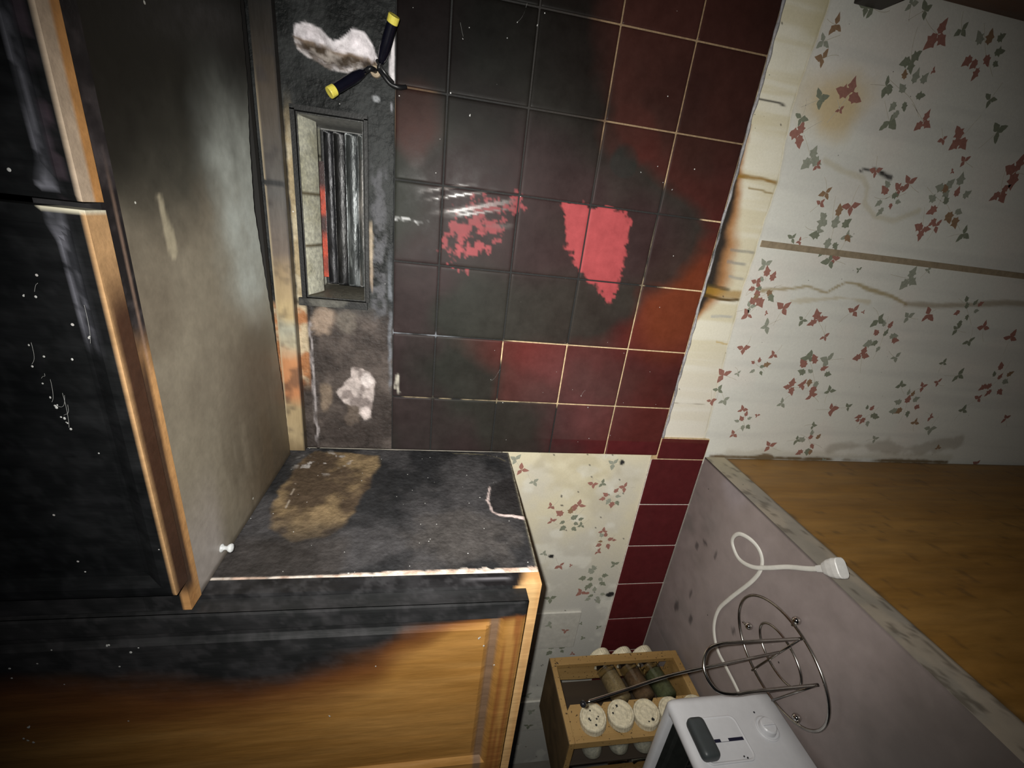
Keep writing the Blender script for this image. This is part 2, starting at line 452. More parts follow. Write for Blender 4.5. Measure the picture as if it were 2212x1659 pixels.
# ------------------------------------------------------------------ floor and back wall
bm = bmesh.new(); add_box(bm, (-2.2, -3.0, -.05), (2.6, .12, 0))
fl = finish('floor', bm, mat_flat('floor_vinyl', (.20, .16, .12), .5, noise=.2, nscale=8), loc=(0, 0, 0)); tag(fl, kind='structure')
bm = bmesh.new()
dx0, dx1, dz0, dz1 = DUCT
for a, b in (((-2.2, dx0 - .001), (0, 2.45)), ((dx1 + .001, 2.6), (0, 2.45)), ((dx0 - .001, dx1 + .001), (0, dz0 - .001)), ((dx0 - .001, dx1 + .001), (dz1 + .001, 2.45))):
    add_box(bm, (a[0], .017, b[0]), (a[1], .115, b[1]))
wall = finish('wall_back', bm, mat_flat('plaster', (.35, .32, .27), .85, noise=.15, nscale=20), loc=(0, 0, 0)); tag(wall, kind='structure')

def grid_plane(bm, x0, x1, z0, z1, step, y=0.0, hole=None, yf=None):
    nx = max(1, int(round((x1 - x0) / step))); nz = max(1, int(round((z1 - z0) / step)))
    X = list(np.linspace(x0, x1, nx + 1)); Z = list(np.linspace(z0, z1, nz + 1))
    if hole:
        X = sorted(set([x for x in X if min(abs(x - hole[0]), abs(x - hole[1])) > step * .45] + [hole[0], hole[1]]))
        Z = sorted(set([q for q in Z if min(abs(q - hole[2]), abs(q - hole[3])) > step * .45] + [hole[2], hole[3]]))
    vv = [[bm.verts.new((x, y, q)) for q in Z] for x in X]
    if yf is not None:
        A = np.array([[x, y, q] for x in X for q in Z]); h = yf(A)
        k = 0
        for i in range(len(X)):
            for j in range(len(Z)):
                vv[i][j].co.y = y + h[k]; k += 1
    for i in range(len(X) - 1):
        for j in range(len(Z) - 1):
            if hole:
                cx = (X[i] + X[i + 1]) / 2; cz = (Z[j] + Z[j + 1]) / 2
                if hole[0] < cx < hole[1] and hole[2] < cz < hole[3]: continue
            bm.faces.new((vv[i][j], vv[i + 1][j], vv[i + 1][j + 1], vv[i][j + 1]))
    return bm
def slab_edges(bm, yb):
    """give an open grid sheet its thickness: skirt every border edge back to yb"""
    be = [e for e in bm.edges if len(e.link_faces) == 1]
    mp = {}
    for e in be:
        for v in e.verts:
            if v not in mp: mp[v] = bm.verts.new((v.co.x, yb, v.co.z))
    for e in be:
        a, b = e.verts; bm.faces.new((a, b, mp[b], mp[a]))

# ---- tiles
tiles = empty('tile_backsplash', (0.3, 0, 1.018))
tag(tiles, 'dark red square tile backsplash blackened by soot above the stove gap', 'wall tiles')
bm = bmesh.new()
xs = [0.0] + [GX0 + k * T for k in range(9)]
zs = [GZ0 + k * T for k in range(5)] + [TILE_TOP]
for i in range(len(xs) - 1):
    for j in range(len(zs) - 1):
        add_tile(bm, xs[i] - (.0005 if i == 0 else 0), xs[i + 1], zs[j], zs[j + 1])
# one course running on behind the left worktop
add_tile(bm, -.008, .039, .9145, 1.0175)
for k in range(9):
    add_tile(bm, -.008 - (k + 1) * T, -.008 - k * T, .9145, 1.0275)
o = finish('glazed_tiles', bm, M_TILE, tiles, smooth=True); paint(o, tile_col)
bm = bmesh.new()
grid_plane(bm, 0, .99, GZ0, TILE_TOP, .004, .0014)
grid_plane(bm, -1.0, -.008, .9145, 1.0275, .004, .0014)
grid_plane(bm, -.008, .039, .9145, 1.018, .004, .0014)
slab_edges(bm, .016)
o = finish('grout', bm, M_GROUT, tiles); paint(o, grout_col)
bm = bmesh.new()
pts = [Vector((x, .0005 + .0004 * math.sin(x * 90), 1.0165 + .0006 * math.sin(x * 47) + .0005 * math.sin(x * 133))) for x in np.linspace(.04, .99, 220)]
add_tube(bm, pts, [.0022 + .0005 * math.sin(k * .9) for k in range(len(pts))], 8)
o = finish('caulk_bead', bm, M_GROUT, tiles, smooth=True)
paint(o, lambda P, n_: (mix(full(len(P), (.30, .29, .30)), full(len(P), (.035, .035, .037)), ss(.1, .9, soot_density(P + np.array([0, 0, .02])) + .5 * (fbm(P, 50, 3) - .5) + .25 * ss(.30, .42, P[:, 0]) * ss(.60, .48, P[:, 0]))), np.full(len(P), .45)))
o['label'] = 'grey caulk bead along the bottom edge of the tiles'

# ---- bare strip between tile and wallpaper, and the papered wall
def strip_low(x): return np.interp(x, [0, .05, .31, .51, .60, .73, 1.0], [.922, .924, .941, .939, .953, .945, .945])
def strip_col(P, Nn=None):
    n = len(P); x, z = P[:, 0], P[:, 2]
    f = np.stack([x * 60, x * 0, z * 5], 1)
    s1 = fbm(f, 1.0, 4, 80)
    c = mix(full(n, (.66, .60, .44)), full(n, (.74, .70, .58)), ss(.35, .65, s1))
    c = mix(c, full(n, (.52, .45, .25)), ss(.45, .62, x) * .55 * ss(.3, .7, fbm(P, 14, 4, 81)))
    c = mix(c, full(n, (.68, .64, .58)), ss(.26, .14, x) * .6)
    # scorch running down from the tile edge
    w = fbm(P, 40, 4, 82) - .5
    core = np.interp(x, [.26, .31, .34, .40, .46, .52, .58], [0, .030, .040, .036, .020, .006, 0])
    d = (1.018 - z) + w * .012
    c = mix(c, full(n, (.40, .20, .085)), ss(core * 1.35 + .008, core * .75, d) * (core > .001))
    c = mix(c, full(n, (.030, .024, .02)), ss(core * .85 + .003, core * .40, d) * (core > .001))
    def streak(x0, hw, z1, col, k, z0=1.02, wob=.003):
        nonlocal c
        xx = x0 + wob * .45 * np.sin(z * 60 + x0 * 50) + (fbm(np.stack([z * 30, z * 0, z * 0 + x0 * 9], 1), 1, 2, 7) - .5) * .004
        m = ss(hw, hw * .35, np.abs(x - xx) + w * hw * .6) * ss(z1 - .004, z1 + .004, z) * (z < z0)
        c = mix(c, full(n, col), m * k)
    streak(.322, .010, .940, (.36, .20, .03), .75, 1.008); streak(.313, .0035, .94, (.10, .055, .012), .95, 1.012); streak(.330, .004, .965, (.06, .045, .02), .7, 1.015)
    streak(.500, .0040, .938, (.28, .15, .025), .9); streak(.485, .002, .940, (.26, .17, .05), .8, .985)
    streak(.235, .0022, .93, (.5, .33, .08), .7, .962); streak(.372, .004, .95, (.22, .22, .22), .6, .985); streak(.392, .0030, .94, (.20, .20, .19), .6, .985)
    streak(.350, .0030, .945, (.33, .32, .29), .7, .975); streak(.282, .0035, .945, (.42, .42, .40), .7, .985)
    streak(.601, .0018, .965, (.03, .025, .02), .95, 1.01)
    streak(.112, .0012, .93, (.22, .18, .13), .6)
    sp_ = (vnoise(P, 420, 90) > .93) & (vnoise(P, 40, 91) > .62)
    c = np.where(sp_[:, None], full(n, (.06, .05, .045)), c)
    c = mix(c, full(n, (.30, .27, .18)), ss(.0035, .0005, z - strip_low(x)) * .4)
    return c, np.full(n, .42)
def low_paper_col(P, Nn=None):
    n = len(P); x, z = P[:, 0], P[:, 2]
    c = full(n, (.69, .68, .62))
    c = mix(c, full(n, (.72, .66, .60)), ss(.4, .7, fbm(P, 9, 3, 100)) * .5)
    st = fbm(np.stack([x * 40, x * 0, z * 3], 1), 1, 3, 101)
    c = mix(c, full(n, (.58, .57, .53)), ss(.5, .75, st) * .45)
    w = fbm(P, 22, 4, 102) - .5
    b = blob(x, z, .615, .885, .05, .065)
    c = mix(c, full(n, (.62, .47, .24)), ss(1.3, .35, b + w * .8) * .8)
    def line(pts, hw, col, k, ws=.008):
        nonlocal c
        m = ss(hw, hw * .3, sdline(x, z, pts) + w * ws); c = mix(c, full(n, col), m * k)
    line([(.333, .905), (.338, .879), (.341, .85), (.349, .819), (.343, .79), (.341, .776), (.352, .762), (.362, .745), (.361, .72), (.355, .696), (.350, .66), (.347, .641), (.335, .60)], .0042, (.33, .25, .11), .8)
    line([(.335, .60), (.338, .53), (.346, .46), (.357, .377), (.36, .30)], .008, (.26, .19, .10), .6)
    line([(.32, .84), (.335, .74), (.332, .68)], .004, (.50, .42, .26), .5)
    line([(.540, .87), (.530, .83), (.525, .79), (.512, .775), (.49, .77), (.472, .74), (.470, .70), (.49, .66)], .007, (.50, .44, .29), .45)
    line([(.535, .80), (.54, .775), (.537, .757), (.532, .745)], .0028, (.025, .022, .02), .95, .006)
    line([(.536, .762), (.531, .740)], .0065, (.025, .022, .02), .9, .01)
    line([(.003, .86), (.005, .70), (.008, .3)], .016, (.42, .38, .28), .35, .03)
    line([(-.002, .90), (-.002, .3)], .006, (.14, .085, .03), .9, .02)
    line([(.03, .62), (.035, .50), (.03, .40), (.05, .3)], .02, (.30, .26, .2), .5, .05)
    c = mix(c, full(n, (.50, .44, .30)), ss(.004, .0, strip_low(x) - z) * .3)
    return c, np.full(n, .55)
def up_paper_col(P, Nn=None):
    n = len(P); x, z = P[:, 0], P[:, 2]
    c = mix(full(n, (.66, .60, .44)), full(n, (.60, .56, .46)), ss(.35, .65, fbm(P, 12, 4, 110)))
    c = mix(c, full(n, (.48, .47, .44)), ss(-.10, -.42, x) * .85)
    c = mix(c, full(n, (.72, .70, .62)), ss(.58, .75, fbm(P, 26, 3, 111)) * .6)
    c = mix(c, full(n, (.36, .30, .17)), ss(.55, .72, fbm(P, 17, 4, 112)) * .35 * ss(-.3, 0, x))
    sp_ = (vnoise(P, 300, 113) > .90) & (vnoise(P, 22, 114) > .60)
    c = np.where(sp_[:, None], full(n, (.05, .045, .04)), c)
    b = np.minimum(blob(x, z, -.02, 1.085, .006, .006), np.minimum(blob(x, z, -.255, 1.195, .006, .007), blob(x, z, -.372, 1.035, .007, .012)))
    c = mix(c, full(n, (.02, .02, .02)), ss(1.1, .8, b + (fbm(P, 90, 3) - .5)))
    return c, np.full(n, .55)

LEAF_SHAPE = [(0, 0), (.12, .12), (.30, .16), (.27, .38), (.42, .52), (.24, .64), (.16, .84), (0, 1.10), (-.16, .84), (-.24, .64), (-.42, .52), (-.27, .38), (-.30, .16), (-.12, .12)]
LANCE = [(0, 0), (.20, .18), (.34, .40), (.26, .58), (.17, .82), (0, 1.08), (-.17, .82), (-.26, .58), (-.34, .40), (-.20, .18)]
LEAVES = [('B',0.704,0.925,1),('G',0.683,0.936,1),('B',0.664,0.929,1),('G',0.616,0.913,1.2),('R',0.629,0.867,1.8),('R',0.608,0.874,0.6),('G',0.648,0.81,1.1),('C',0.644,0.772,2.2),('G',0.606,0.782,1.3),('R',0.614,0.722,1.5),('R',0.568,0.928,1.5),('G',0.589,0.934,1),('G',0.54,0.895,1.5),('R',0.531,0.88,0.7),('R',0.537,0.772,0.9),('R',0.528,0.701,1.1),('C',0.504,0.727,1.4),('R',0.517,0.716,1),('B',0.496,0.848,1),('R',0.479,0.851,0.8),('R',0.482,0.793,1.3),('C',0.442,0.809,2.6),('G',0.439,0.839,1),('G',0.436,0.779,1),('G',0.422,0.881,0.8),('R',0.419,0.865,0.6),('C',0.505,0.608,2.8),('G',0.528,0.628,1.6),('R',0.463,0.637,1.5),('R',0.471,0.613,1),('G',0.465,0.548,1.2),('R',0.601,0.64,1.6),('R',0.596,0.673,0.7),('R',0.572,0.614,0.9),('R',0.555,0.628,0.4),('R',0.57,0.504,2),('R',0.537,0.513,1.6),('G',0.62,0.577,1.4),('G',0.659,0.618,1),('R',0.678,0.741,0.4),('G',0.684,0.785,1.6),('R',0.72,0.757,1.8),('G',0.731,0.72,0.9),('C',0.712,0.663,1.9),('G',0.742,0.793,1),('G',0.731,0.876,1.1),('G',0.731,0.888,1),('G',0.745,0.818,0.8),('G',0.375,0.914,1.1),('C',0.338,0.903,1.6),('R',0.345,0.92,1),('R',0.32,0.908,1.5),('R',0.29,0.917,1),('G',0.303,0.918,1),('R',0.306,0.852,1.3),('G',0.272,0.872,1.1),('R',0.295,0.882,0.4),('G',0.289,0.804,0.9),('R',0.291,0.774,1.8),('R',0.262,0.745,0.9),('R',0.312,0.706,1.2),('R',0.313,0.685,0.4),('G',0.301,0.645,1.3),('C',0.269,0.618,2),('R',0.231,0.647,1.5),('G',0.233,0.569,1),('G',0.38,0.619,1.7),('G',0.385,0.73,0.5),('G',0.394,0.793,1.3),('R',0.398,0.788,0.9),('R',0.228,0.904,1),('R',0.22,0.837,0.9),('C',0.196,0.861,0.9),('R',0.174,0.927,1.3),('G',0.179,0.899,0.6),('G',0.144,0.928,0.9),('R',0.121,0.935,0.9),('G',0.123,0.909,1),('C',0.188,0.738,2.4),('G',0.217,0.761,1.3),('G',0.217,0.718,1.4),('R',0.158,0.775,1.5),('R',0.164,0.751,1),('G',0.123,0.781,0.9),('R',0.142,0.721,1),('G',0.154,0.685,1),('R',0.115,0.664,1.3),('G',0.122,0.627,0.8),('R',0.105,0.862,0.9),('C',0.079,0.851,0.9),('R',0.095,0.826,0.5),('R',0.051,0.863,0.9),('R',0.026,0.772,1.3),('C',0.036,0.679,1.7),('G',0.043,0.714,0.9),('G',0.077,0.69,0.8),('C',0.103,0.572,1.4),('C',0.134,0.488,2),('R',0.175,0.471,1),('G',0.175,0.525,1),('G',0.081,0.396,1.2),('R',0.109,0.412,0.8),('G',0.051,0.525,0.8),('R',0.321,0.54,1.4),('G',0.312,0.583,1),('R',0.306,0.398,1.3),('G',0.298,0.459,1),('R',0.29,0.319,1.4),('G',0.276,0.416,1),('C',0.336,0.458,1.8),('C',0.198,0.291,2.2),('G',0.205,0.397,1.4),('R',0.156,0.314,1),('G',0.127,0.336,1),('R',0.114,0.208,1),('G',0.228,0.449,0.8),('R',-0.04,1.286,1.1),('G',-0.067,1.258,0.9),('G',-0.018,1.299,1),('R',-0.071,1.136,0.9),('G',-0.069,1.117,0.8),('R',-0.078,1.068,1),('C',-0.103,1.09,1.1),('G',-0.023,1.104,1.1),('R',-0.123,1.157,1.2),('R',-0.125,1.214,0.8),('C',-0.159,1.17,1.9),('G',-0.173,1.142,0.8),('R',-0.162,1.207,0.8),('R',-0.19,1.091,0.9),('C',-0.215,1.079,1.1),('R',-0.244,1.092,0.8),('G',-0.282,1.045,0.9),('R',-0.282,1.171,1),('R',-0.282,1.147,0.4),('C',-0.319,1.085,2),('R',-0.361,1.108,1.2),('G',-0.377,1.178,1.2),('G',-0.248,1.212,0.7),('C',-0.536,1.141,1.8),('R',-0.563,1.094,0.7),('G',-0.51,1.077,0.6),('G',-0.461,1.09,0.5),('G',-0.477,1.044,0.6)]

def leaf(bm, x, z, y, size, ang, shape, mi, rnd, xl, zl):
    ca, sa = math.cos(ang), math.sin(ang); q = rnd.uniform(.85, 1.15)
    pts = []
    for a, b in shape:
        u, v = a * size * q + rnd.uniform(-.04, .04) * size, b * size + rnd.uniform(-.03, .03) * size
        pts.append((min(max(x + u * ca - v * sa, xl[0]), xl[1]), min(max(z + u * sa + v * ca, zl[0]), zl[1])))
    # a fan round the middle of the blade keeps lobed outlines clean
    cx = x - .5 * size * sa; cz = z + .5 * size * ca
    if not (xl[0] < cx < xl[1] and zl[0] < cz < zl[1]): return
    cv_ = bm.verts.new((cx, y, cz)); vs_ = [bm.verts.new((a, y, b)) for a, b in pts]
    for k in range(len(vs_)):
        try:
            f = bm.faces.new((cv_, vs_[k], vs_[(k + 1) % len(vs_)])); f.material_index = mi
        except ValueError: pass
def stem(bm, p, q, y, rnd, xl, zl, w=.0004):
    m = ((p[0] + q[0]) / 2 + rnd.uniform(-.006, .006), (p[1] + q[1]) / 2 + rnd.uniform(-.006, .006))
    P = [p, m, q]; pts = []
    for t in np.linspace(0, 1, 7):
        pts.append(((1 - t) ** 2 * P[0][0] + 2 * t * (1 - t) * P[1][0] + t * t * P[2][0], (1 - t) ** 2 * P[0][1] + 2 * t * (1 - t) * P[1][1] + t * t * P[2][1]))
    pr_ = None
    for k, (a, b) in enumerate(pts):
        if not (xl[0] < a < xl[1] and zl[0] < b < zl[1]): pr_ = None; continue
        j = pts[min(k + 1, 6)]; i = pts[max(k - 1, 0)]
        tx, tz = j[0] - i[0], j[1] - i[1]; L = math.hypot(tx, tz) + 1e-9
        a1 = bm.verts.new((a - tz / L * w, y, b + tx / L * w)); a2 = bm.verts.new((a + tz / L * w, y, b - tx / L * w))
        if pr_: f = bm.faces.new((pr_[0], a1, a2, pr_[1])); f.material_index = 5
        pr_ = (a1, a2)
def print_leaves(bm, L, y, xl, zl, seed):
    rnd = random.Random(seed)
    for t, x, z, s in L:
        if not (xl[0] < x < xl[1] and zl[0] < z < zl[1]): continue
        a0 = rnd.uniform(0, 6.28)
        r = .0125 * s
        if t in 'RGB':
            mi = {'R': 2, 'G': 1 if rnd.random() < .6 else 4, 'B': 3}[t]
            for k in range(3):
                leaf(bm, x, z, y - .00002 * k, r * rnd.uniform(.85, 1.1), a0 + (k - 1) * 1.75 + rnd.uniform(-.2, .2), LEAF_SHAPE if s > 1.4 else LANCE, mi, rnd, xl, zl)
            if s > .55:
                a = a0 + 3.14 + rnd.uniform(-.5, .5)
                stem(bm, (x, z), (x - math.sin(a) * r * 2, z + math.cos(a) * r * 2), y + .00001, rnd, xl, zl)
        else:
            n = int(5 + s * 2.2)
            for k in range(n):
                a = a0 + k * 2.4 + rnd.uniform(-.3, .3); d = r * .85 * math.sqrt(k / n) + .003
                mi = rnd.choice([1, 2, 4, 2, 3, 1]) if k % 2 else rnd.choice([2, 1, 4])
                leaf(bm, x - math.sin(a) * d, z + math.cos(a) * d, y - .00002 * (k + 1), .0165 * rnd.uniform(.7, 1.2) * (0.60 + .20 * s), a + rnd.uniform(-.5, .5), LEAF_SHAPE, mi, rnd, xl, zl)
            for k in range(2):
                a = a0 + k * 2.9
                stem(bm, (x, z), (x - math.sin(a) * r * 1.7, z + math.cos(a) * r * 1.7), y + .00001, rnd, xl, zl)
rnd = random.Random(5)
EXTRA = []
for k in range(150):        # the pattern goes on beyond what the photograph shows clearly
    x, z = rnd.uniform(-.9, 1.4), rnd.uniform(.05, 1.3)
    if all((x - a) ** 2 + (z - b) ** 2 > (.020 + .010 * s) ** 2 for _, a, b, s in LEAVES + EXTRA):
        vis = (0 < x < .76 and .45 < z < .95) or (-.4 < x < 0 and z > 1.02)
        if vis and rnd.random() < .72: continue
        EXTRA.append((rnd.choice('RRGGBC'), x, z, rnd.uniform(.45, 1.3)))
bm = bmesh.new()
grid_plane(bm, .0, .99, .918, 1.018, .0022, .0062)
slab_edges(bm, .016)
o = finish('bare_backing_strip', bm, M_PAPER, wall); paint(o, strip_col)
o['label'] = 'yellowed bare strip with scorch marks under the tile edge'
bm = bmesh.new()
# papered wall under the strip; its upper edge follows the uneven cut
nx, nz = 300, 240
Xs = np.linspace(-.02, .99, nx); vv = []
for x in Xs:
    top = float(strip_low(x)) + .0008 * math.sin(x * 61) + .0006 * math.sin(x * 173)
    if x <= .039: top = .9142
    Zs = np.linspace(.02, top, nz)
    vv.append([bm.verts.new((x, .0052, q)) for q in Zs])
for i in range(nx - 1):
    for j in range(nz - 1):
        bm.faces.new((vv[i][j], vv[i + 1][j], vv[i + 1][j + 1], vv[i][j + 1]))
slab_edges(bm, .0165)
print_leaves(bm, LEAVES + EXTRA, .0049, (-.02, .99), (.02, .945), 11)
o = finish('wallpaper', bm, [M_PAPER] + M_LEAF, wall); paint(o, low_paper_col)
o['label'] = 'water-stained ivy leaf wallpaper in the empty stove gap'
bm = bmesh.new()
grid_plane(bm, -1.0, 0.0, 1.028, CAB_Z + .01, .003, .0042); slab_edges(bm, .0165)
print_leaves(bm, LEAVES + EXTRA, .0039, (-1.0, 0), (1.028, CAB_Z), 12)
o = finish('wallpaper', bm, [M_PAPER] + M_LEAF, wall); paint(o, up_paper_col)
o['label'] = 'yellowed ivy leaf wallpaper between left worktop and wall cabinet'
# tan batten over the paper joint
bm = bmesh.new(); add_box(bm, (.403, .0040, .03), (.4135, .0075, .935), .0006)
o = finish('trim_1', bm, mat_paint('tan_trim', mottle=.2), loc=(.408, .006, .5)); 
paint(o, lambda P, n_: (mix(full(len(P), (.40, .32, .22)), full(len(P), (.22, .17, .11)), fbm(P, 30, 3)), np.full(len(P), .6)))
tag(o, kind='structure')

# ---- scorched plaster above the tiles
TEAR = [(.587, 1.643), (.592, 1.630), (.588, 1.613), (.577, 1.600), (.582, 1.590), (.594, 1.577), (.591, 1.562), (.580, 1.552), (.566, 1.546), (.551, 1.540), (.549, 1.552), (.556, 1.562), (.548, 1.585), (.549, 1.611), (.556, 1.628), (.563, 1.640), (.575, 1.645)]
SLIVER = [(.600, 1.5255), (.597, 1.529), (.575, 1.531), (.556, 1.5335), (.545, 1.528), (.543, 1.5255)]
FLAKE = [(.150, 1.585), (.140, 1.560), (.125, 1.553), (.09, 1.556), (.075, 1.560), (.060, 1.558), (.052, 1.571), (.066, 1.580), (.078, 1.578), (.085, 1.600), (.105, 1.612), (.120, 1.600), (.132, 1.590)]
def plaster_h(P):
    x, z = P[:, 0], P[:, 2]
    w = fbm(P, 70, 4, 120) - .5
    d = sdpoly(x, z, TEAR) + w * .008
    h = ss(.0, -.012, d) * .009 * (.6 + .8 * fbm(P, 120, 3, 121)) 
    h = h + (fbm(P, 45, 4, 122) - .5) * .0016
    h = h - ss(.003, -.003, sdpoly(x, z, FLAKE) + w * .01) * -.0014
    # a lifted paper edge beside the rail, left end
    h = h - .0030 * ss(.0035, .0, np.abs(z - 1.646 + w * .004)) * ss(.25, .22, x)
    edge = np.minimum(np.minimum(np.abs(z - 1.525), np.abs(x - .0)), 1)
    return h
def plaster_col(P, Nn=None):
    n = len(P); x, z = P[:, 0], P[:, 2]
    w = fbm(P, 55, 4, 130) - .5
    big = fbm(P, 16, 4, 131)
    c = mix(full(n, (.008, .009, .009)), full(n, (.030, .032, .032)), ss(.35, .68, big))
    lf = ss(.26, .22, x)
    c = mix(c, mix(full(n, (.038, .030, .027)), full(n, (.085, .068, .060)), ss(.45, .75, big)), lf)
    def spot(cx, cz, rx, rz, col, k):
        nonlocal c
        c = mix(c, full(n, col), ss(1.15, .6, blob(x, z, cx, cz, rx, rz) + w * 1.3) * k)
    spot(.226, 1.626, .022, .020, (.28, .21, .16), .8); spot(.222, 1.595, .018, .02, (.14, .12, .10), .7)
    spot(.095, 1.630, .030, .012, (.20, .15, .11), .8); spot(.07, 1.585, .03, .016, (.13, .10, .08), .7)
    m = ss(.0015, -.0015, sdpoly(x, z, FLAKE) + w * .012)
    c = mix(c, mix(full(n, (.20, .165, .155)), full(n, (.42, .36, .34)), ss(.45, .6, fbm(P, 60, 3, 133))), m)
    spot(.128, 1.565, .012, .010, (.62, .55, .53), .9); spot(.068, 1.568, .012, .008, (.58, .50, .48), .9)
    # between pipe collar and tiles: grey blue with paler scuffs
    b = ss(1.532, 1.538, z) * ss(1.560, 1.552, z) * ss(.22, .25, x) * ss(.46, .43, x)
    c = mix(c, full(n, (.075, .075, .082)), b * ss(.42, .62, fbm(P, 90, 4, 134)))
    spot(.335, 1.5565, .040, .003, (.36, .29, .21), .9); spot(.295, 1.556, .02, .0025, (.30, .23, .17), .8)
    c = mix(c, full(n, (.15, .16, .18)), ss(.0045, .001, np.abs(z - 1.529 + w * .008)) * ss(.05, .12, x) * ss(.36, .25, x) * ss(.35, .6, fbm(P, 28, 3, 135)) * .9)
    # tan strip of paper over the pipe, pale torn edge left of it
    t = ss(.0012, -.0012, np.abs(z - 1.6575) - .0052 + w * .003) * ss(.245, .26, x) * ss(.53, .44, x + w * .04)
    c = mix(c, mix(full(n, (.30, .235, .14)), full(n, (.42, .36, .25)), ss(.5, .7, fbm(P, 40, 3, 136))), t)
    t = ss(.003, .0008, np.abs(z - 1.6465 + w * .006)) * ss(.248, .235, x) * ss(.0, .03, x)
    c = mix(c, full(n, (.30, .27, .27)), t * ss(.3, .5, fbm(P, 30, 3, 137)))
    t = ss(1.650, 1.653, z) * ss(.25, .24, x) * ss(.10, .14, x)
    c = mix(c, mix(full(n, (.30, .13, .055)), full(n, (.45, .36, .24)), ss(.40, .62, fbm(P, 45, 3, 138))), t)
    # torn place: white gypsum rim, dirty core inside
    d = sdpoly(x, z, TEAR) + w * .006
    core = ss(.004, -.003, x - np.interp(z, [1.54, 1.56, 1.585, 1.60, 1.615, 1.645], [.556, .569, .568, .567, .574, .573]) + w * .012)
    g = mix(full(n, (.78, .73, .76)), mix(full(n, (.06, .042, .028)), full(n, (.34, .30, .27)), ss(.42, .62, fbm(P, 75, 4, 139))), core)
    g = mix(g, mix(full(n, (.25, .21, .19)), full(n, (.66, .61, .61)), ss(.45, .55, fbm(P, 150, 3, 143))), ss(.009, .001, -d) * ss(1.560, 1.585, z) * core)
    g = mix(g, full(n, (.16, .10, .05)), ss(.004, .0, np.abs(x - np.interp(z, [1.54, 1.56, 1.585, 1.60, 1.615, 1.645], [.556, .569, .568, .567, .574, .573]) + w * .01)) * .8 * ss(.35, .6, fbm(P, 60, 3, 144)))
    c = mix(c, g, ss(.0012, -.0012, d))
    c = mix(c, full(n, (.68, .64, .66)), ss(.0010, -.0010, sdpoly(x, z, SLIVER) + w * .003))
    dd_ = np.maximum(np.maximum(DUCT[0] - x, x - DUCT[1]), np.maximum(DUCT[2] - z, z - DUCT[3]))
    c = mix(c, full(n, (.005, .005, .005)), ss(.0062, .0048, dd_ + w * .002) * (dd_ > 0) * ss(DUCT[0] - .002, DUCT[0] + .003, x))  # shadow line round the duct opening, painted black on the plaster
    spot(.561, 1.669, .008, .006, (.45, .43, .43), .9)
    spot(.524, 1.548, .004, .005, (.35, .36, .38), .9); spot(.517, 1.529, .008, .0025, (.30, .30, .33), .8)
    rg = .45 + .25 * big
    return c, rg
bm = bmesh.new()
grid_plane(bm, 0.0, .99, TILE_TOP, 1.720, .0022, .0012, hole=DUCT, yf=plaster_h)
slab_edges(bm, .0165)
o = finish('scorched_plaster', bm, M_CHAR, wall, smooth=True); paint(o, plaster_col)
o['label'] = 'charred plaster with a torn white patch around the vent opening'

# ---- cleat under the cabinet
def cleat_col(P, Nn):
    n = len(P); x, z = P[:, 0], P[:, 2]
    w = fbm(P, 30, 4, 140) - .5
    keys = [0, .03, .08, .105, .16, .185, .21, .23, .29, .32, .40, .47, .52, .6, .99]
    cols = np.array([(.18, .13, .07), (.34, .26, .15), (.36, .27, .15), (.42, .18, .08), (.48, .22, .10), (.46, .40, .28), (.34, .33, .26), (.42, .32, .17), (.30, .22, .13), (.14, .11, .09), (.085, .08, .075), (.075, .062, .05), (.06, .045, .032), (.016, .014, .012), (.01, .01, .01)])
    q = x + w * .03
    c = np.stack([np.interp(q, keys, cols[:, k]) for k in range(3)], 1)
    c = mix(c, full(n, (.03, .025, .025)), ss(.52, .72, fbm(P, 38, 4, 141)) * .6)
    c = mix(c, full(n, (.42, .34, .22)), ss(1.6862, 1.6872, z) * ss(.56, .46, x) * ss(.02, .05, x) * .8)
    c = mix(c, full(n, (.02, .017, .016)), ss(1.6655, 1.6640, z) * .8)
    c = np.where(((np.abs(x - .408) < .004) & (w > -.3))[:, None], full(n, (.02, .02, .02)), c)
    return c, np.full(n, .45)
bm = bmesh.new(); box_grid(bm, (.001, -.012, 1.6635), (.99, .0035, 1.6885), .0035)
o = finish('hanging_cleat', bm, M_RAILWOOD, loc=(.4, 0, 1.676)); paint(o, cleat_col)
tag(o, 'scorched wooden cleat along the wall under the range cabinet', 'wood strip')

# ------------------------------------------------------------------ vent duct
vent = empty('exhaust_vent', ((dx0 + dx1) / 2, 0, (dz0 + dz1) / 2))
tag(vent, 'rectangular metal exhaust duct opening in the charred wall', 'vent')
bm = bmesh.new(); tk = .0012
def duct_box(bm, y0, y1, inset, t):
    a0, a1, b0, b1 = dx0 + inset, dx1 - inset, dz0 + inset, dz1 - inset
    add_box(bm, (a0, y0, b0), (a0 + t, y1, b1)); add_box(bm, (a1 - t, y0, b0), (a1, y1, b1))
    add_box(bm, (a0 + t, y0, b0), (a1 - t, y1, b0 + t)); add_box(bm, (a0 + t, y0, b1 - t), (a1 - t, y1, b1))
for (a, b) in (((dx0 + .0012, -.001, dz0 + .0012), (dx0 + .0026, .112, dz1 - .0012)), ((dx1 - .0026, -.001, dz0 + .0012), (dx1 - .0012, .112, dz1 - .0012)),
               ((dx0 + .0026, -.001, dz0 + .0012), (dx1 - .0026, .112, dz0 + .0026)), ((dx0 + .0026, -.001, dz1 - .0026), (dx1 - .0026, .112, dz1 - .0012)),
               ((dx0 + .0012, .112, dz0 + .0012), (dx1 - .0012, .114, dz1 - .0012))):
    box_grid(bm, a, b, .004)
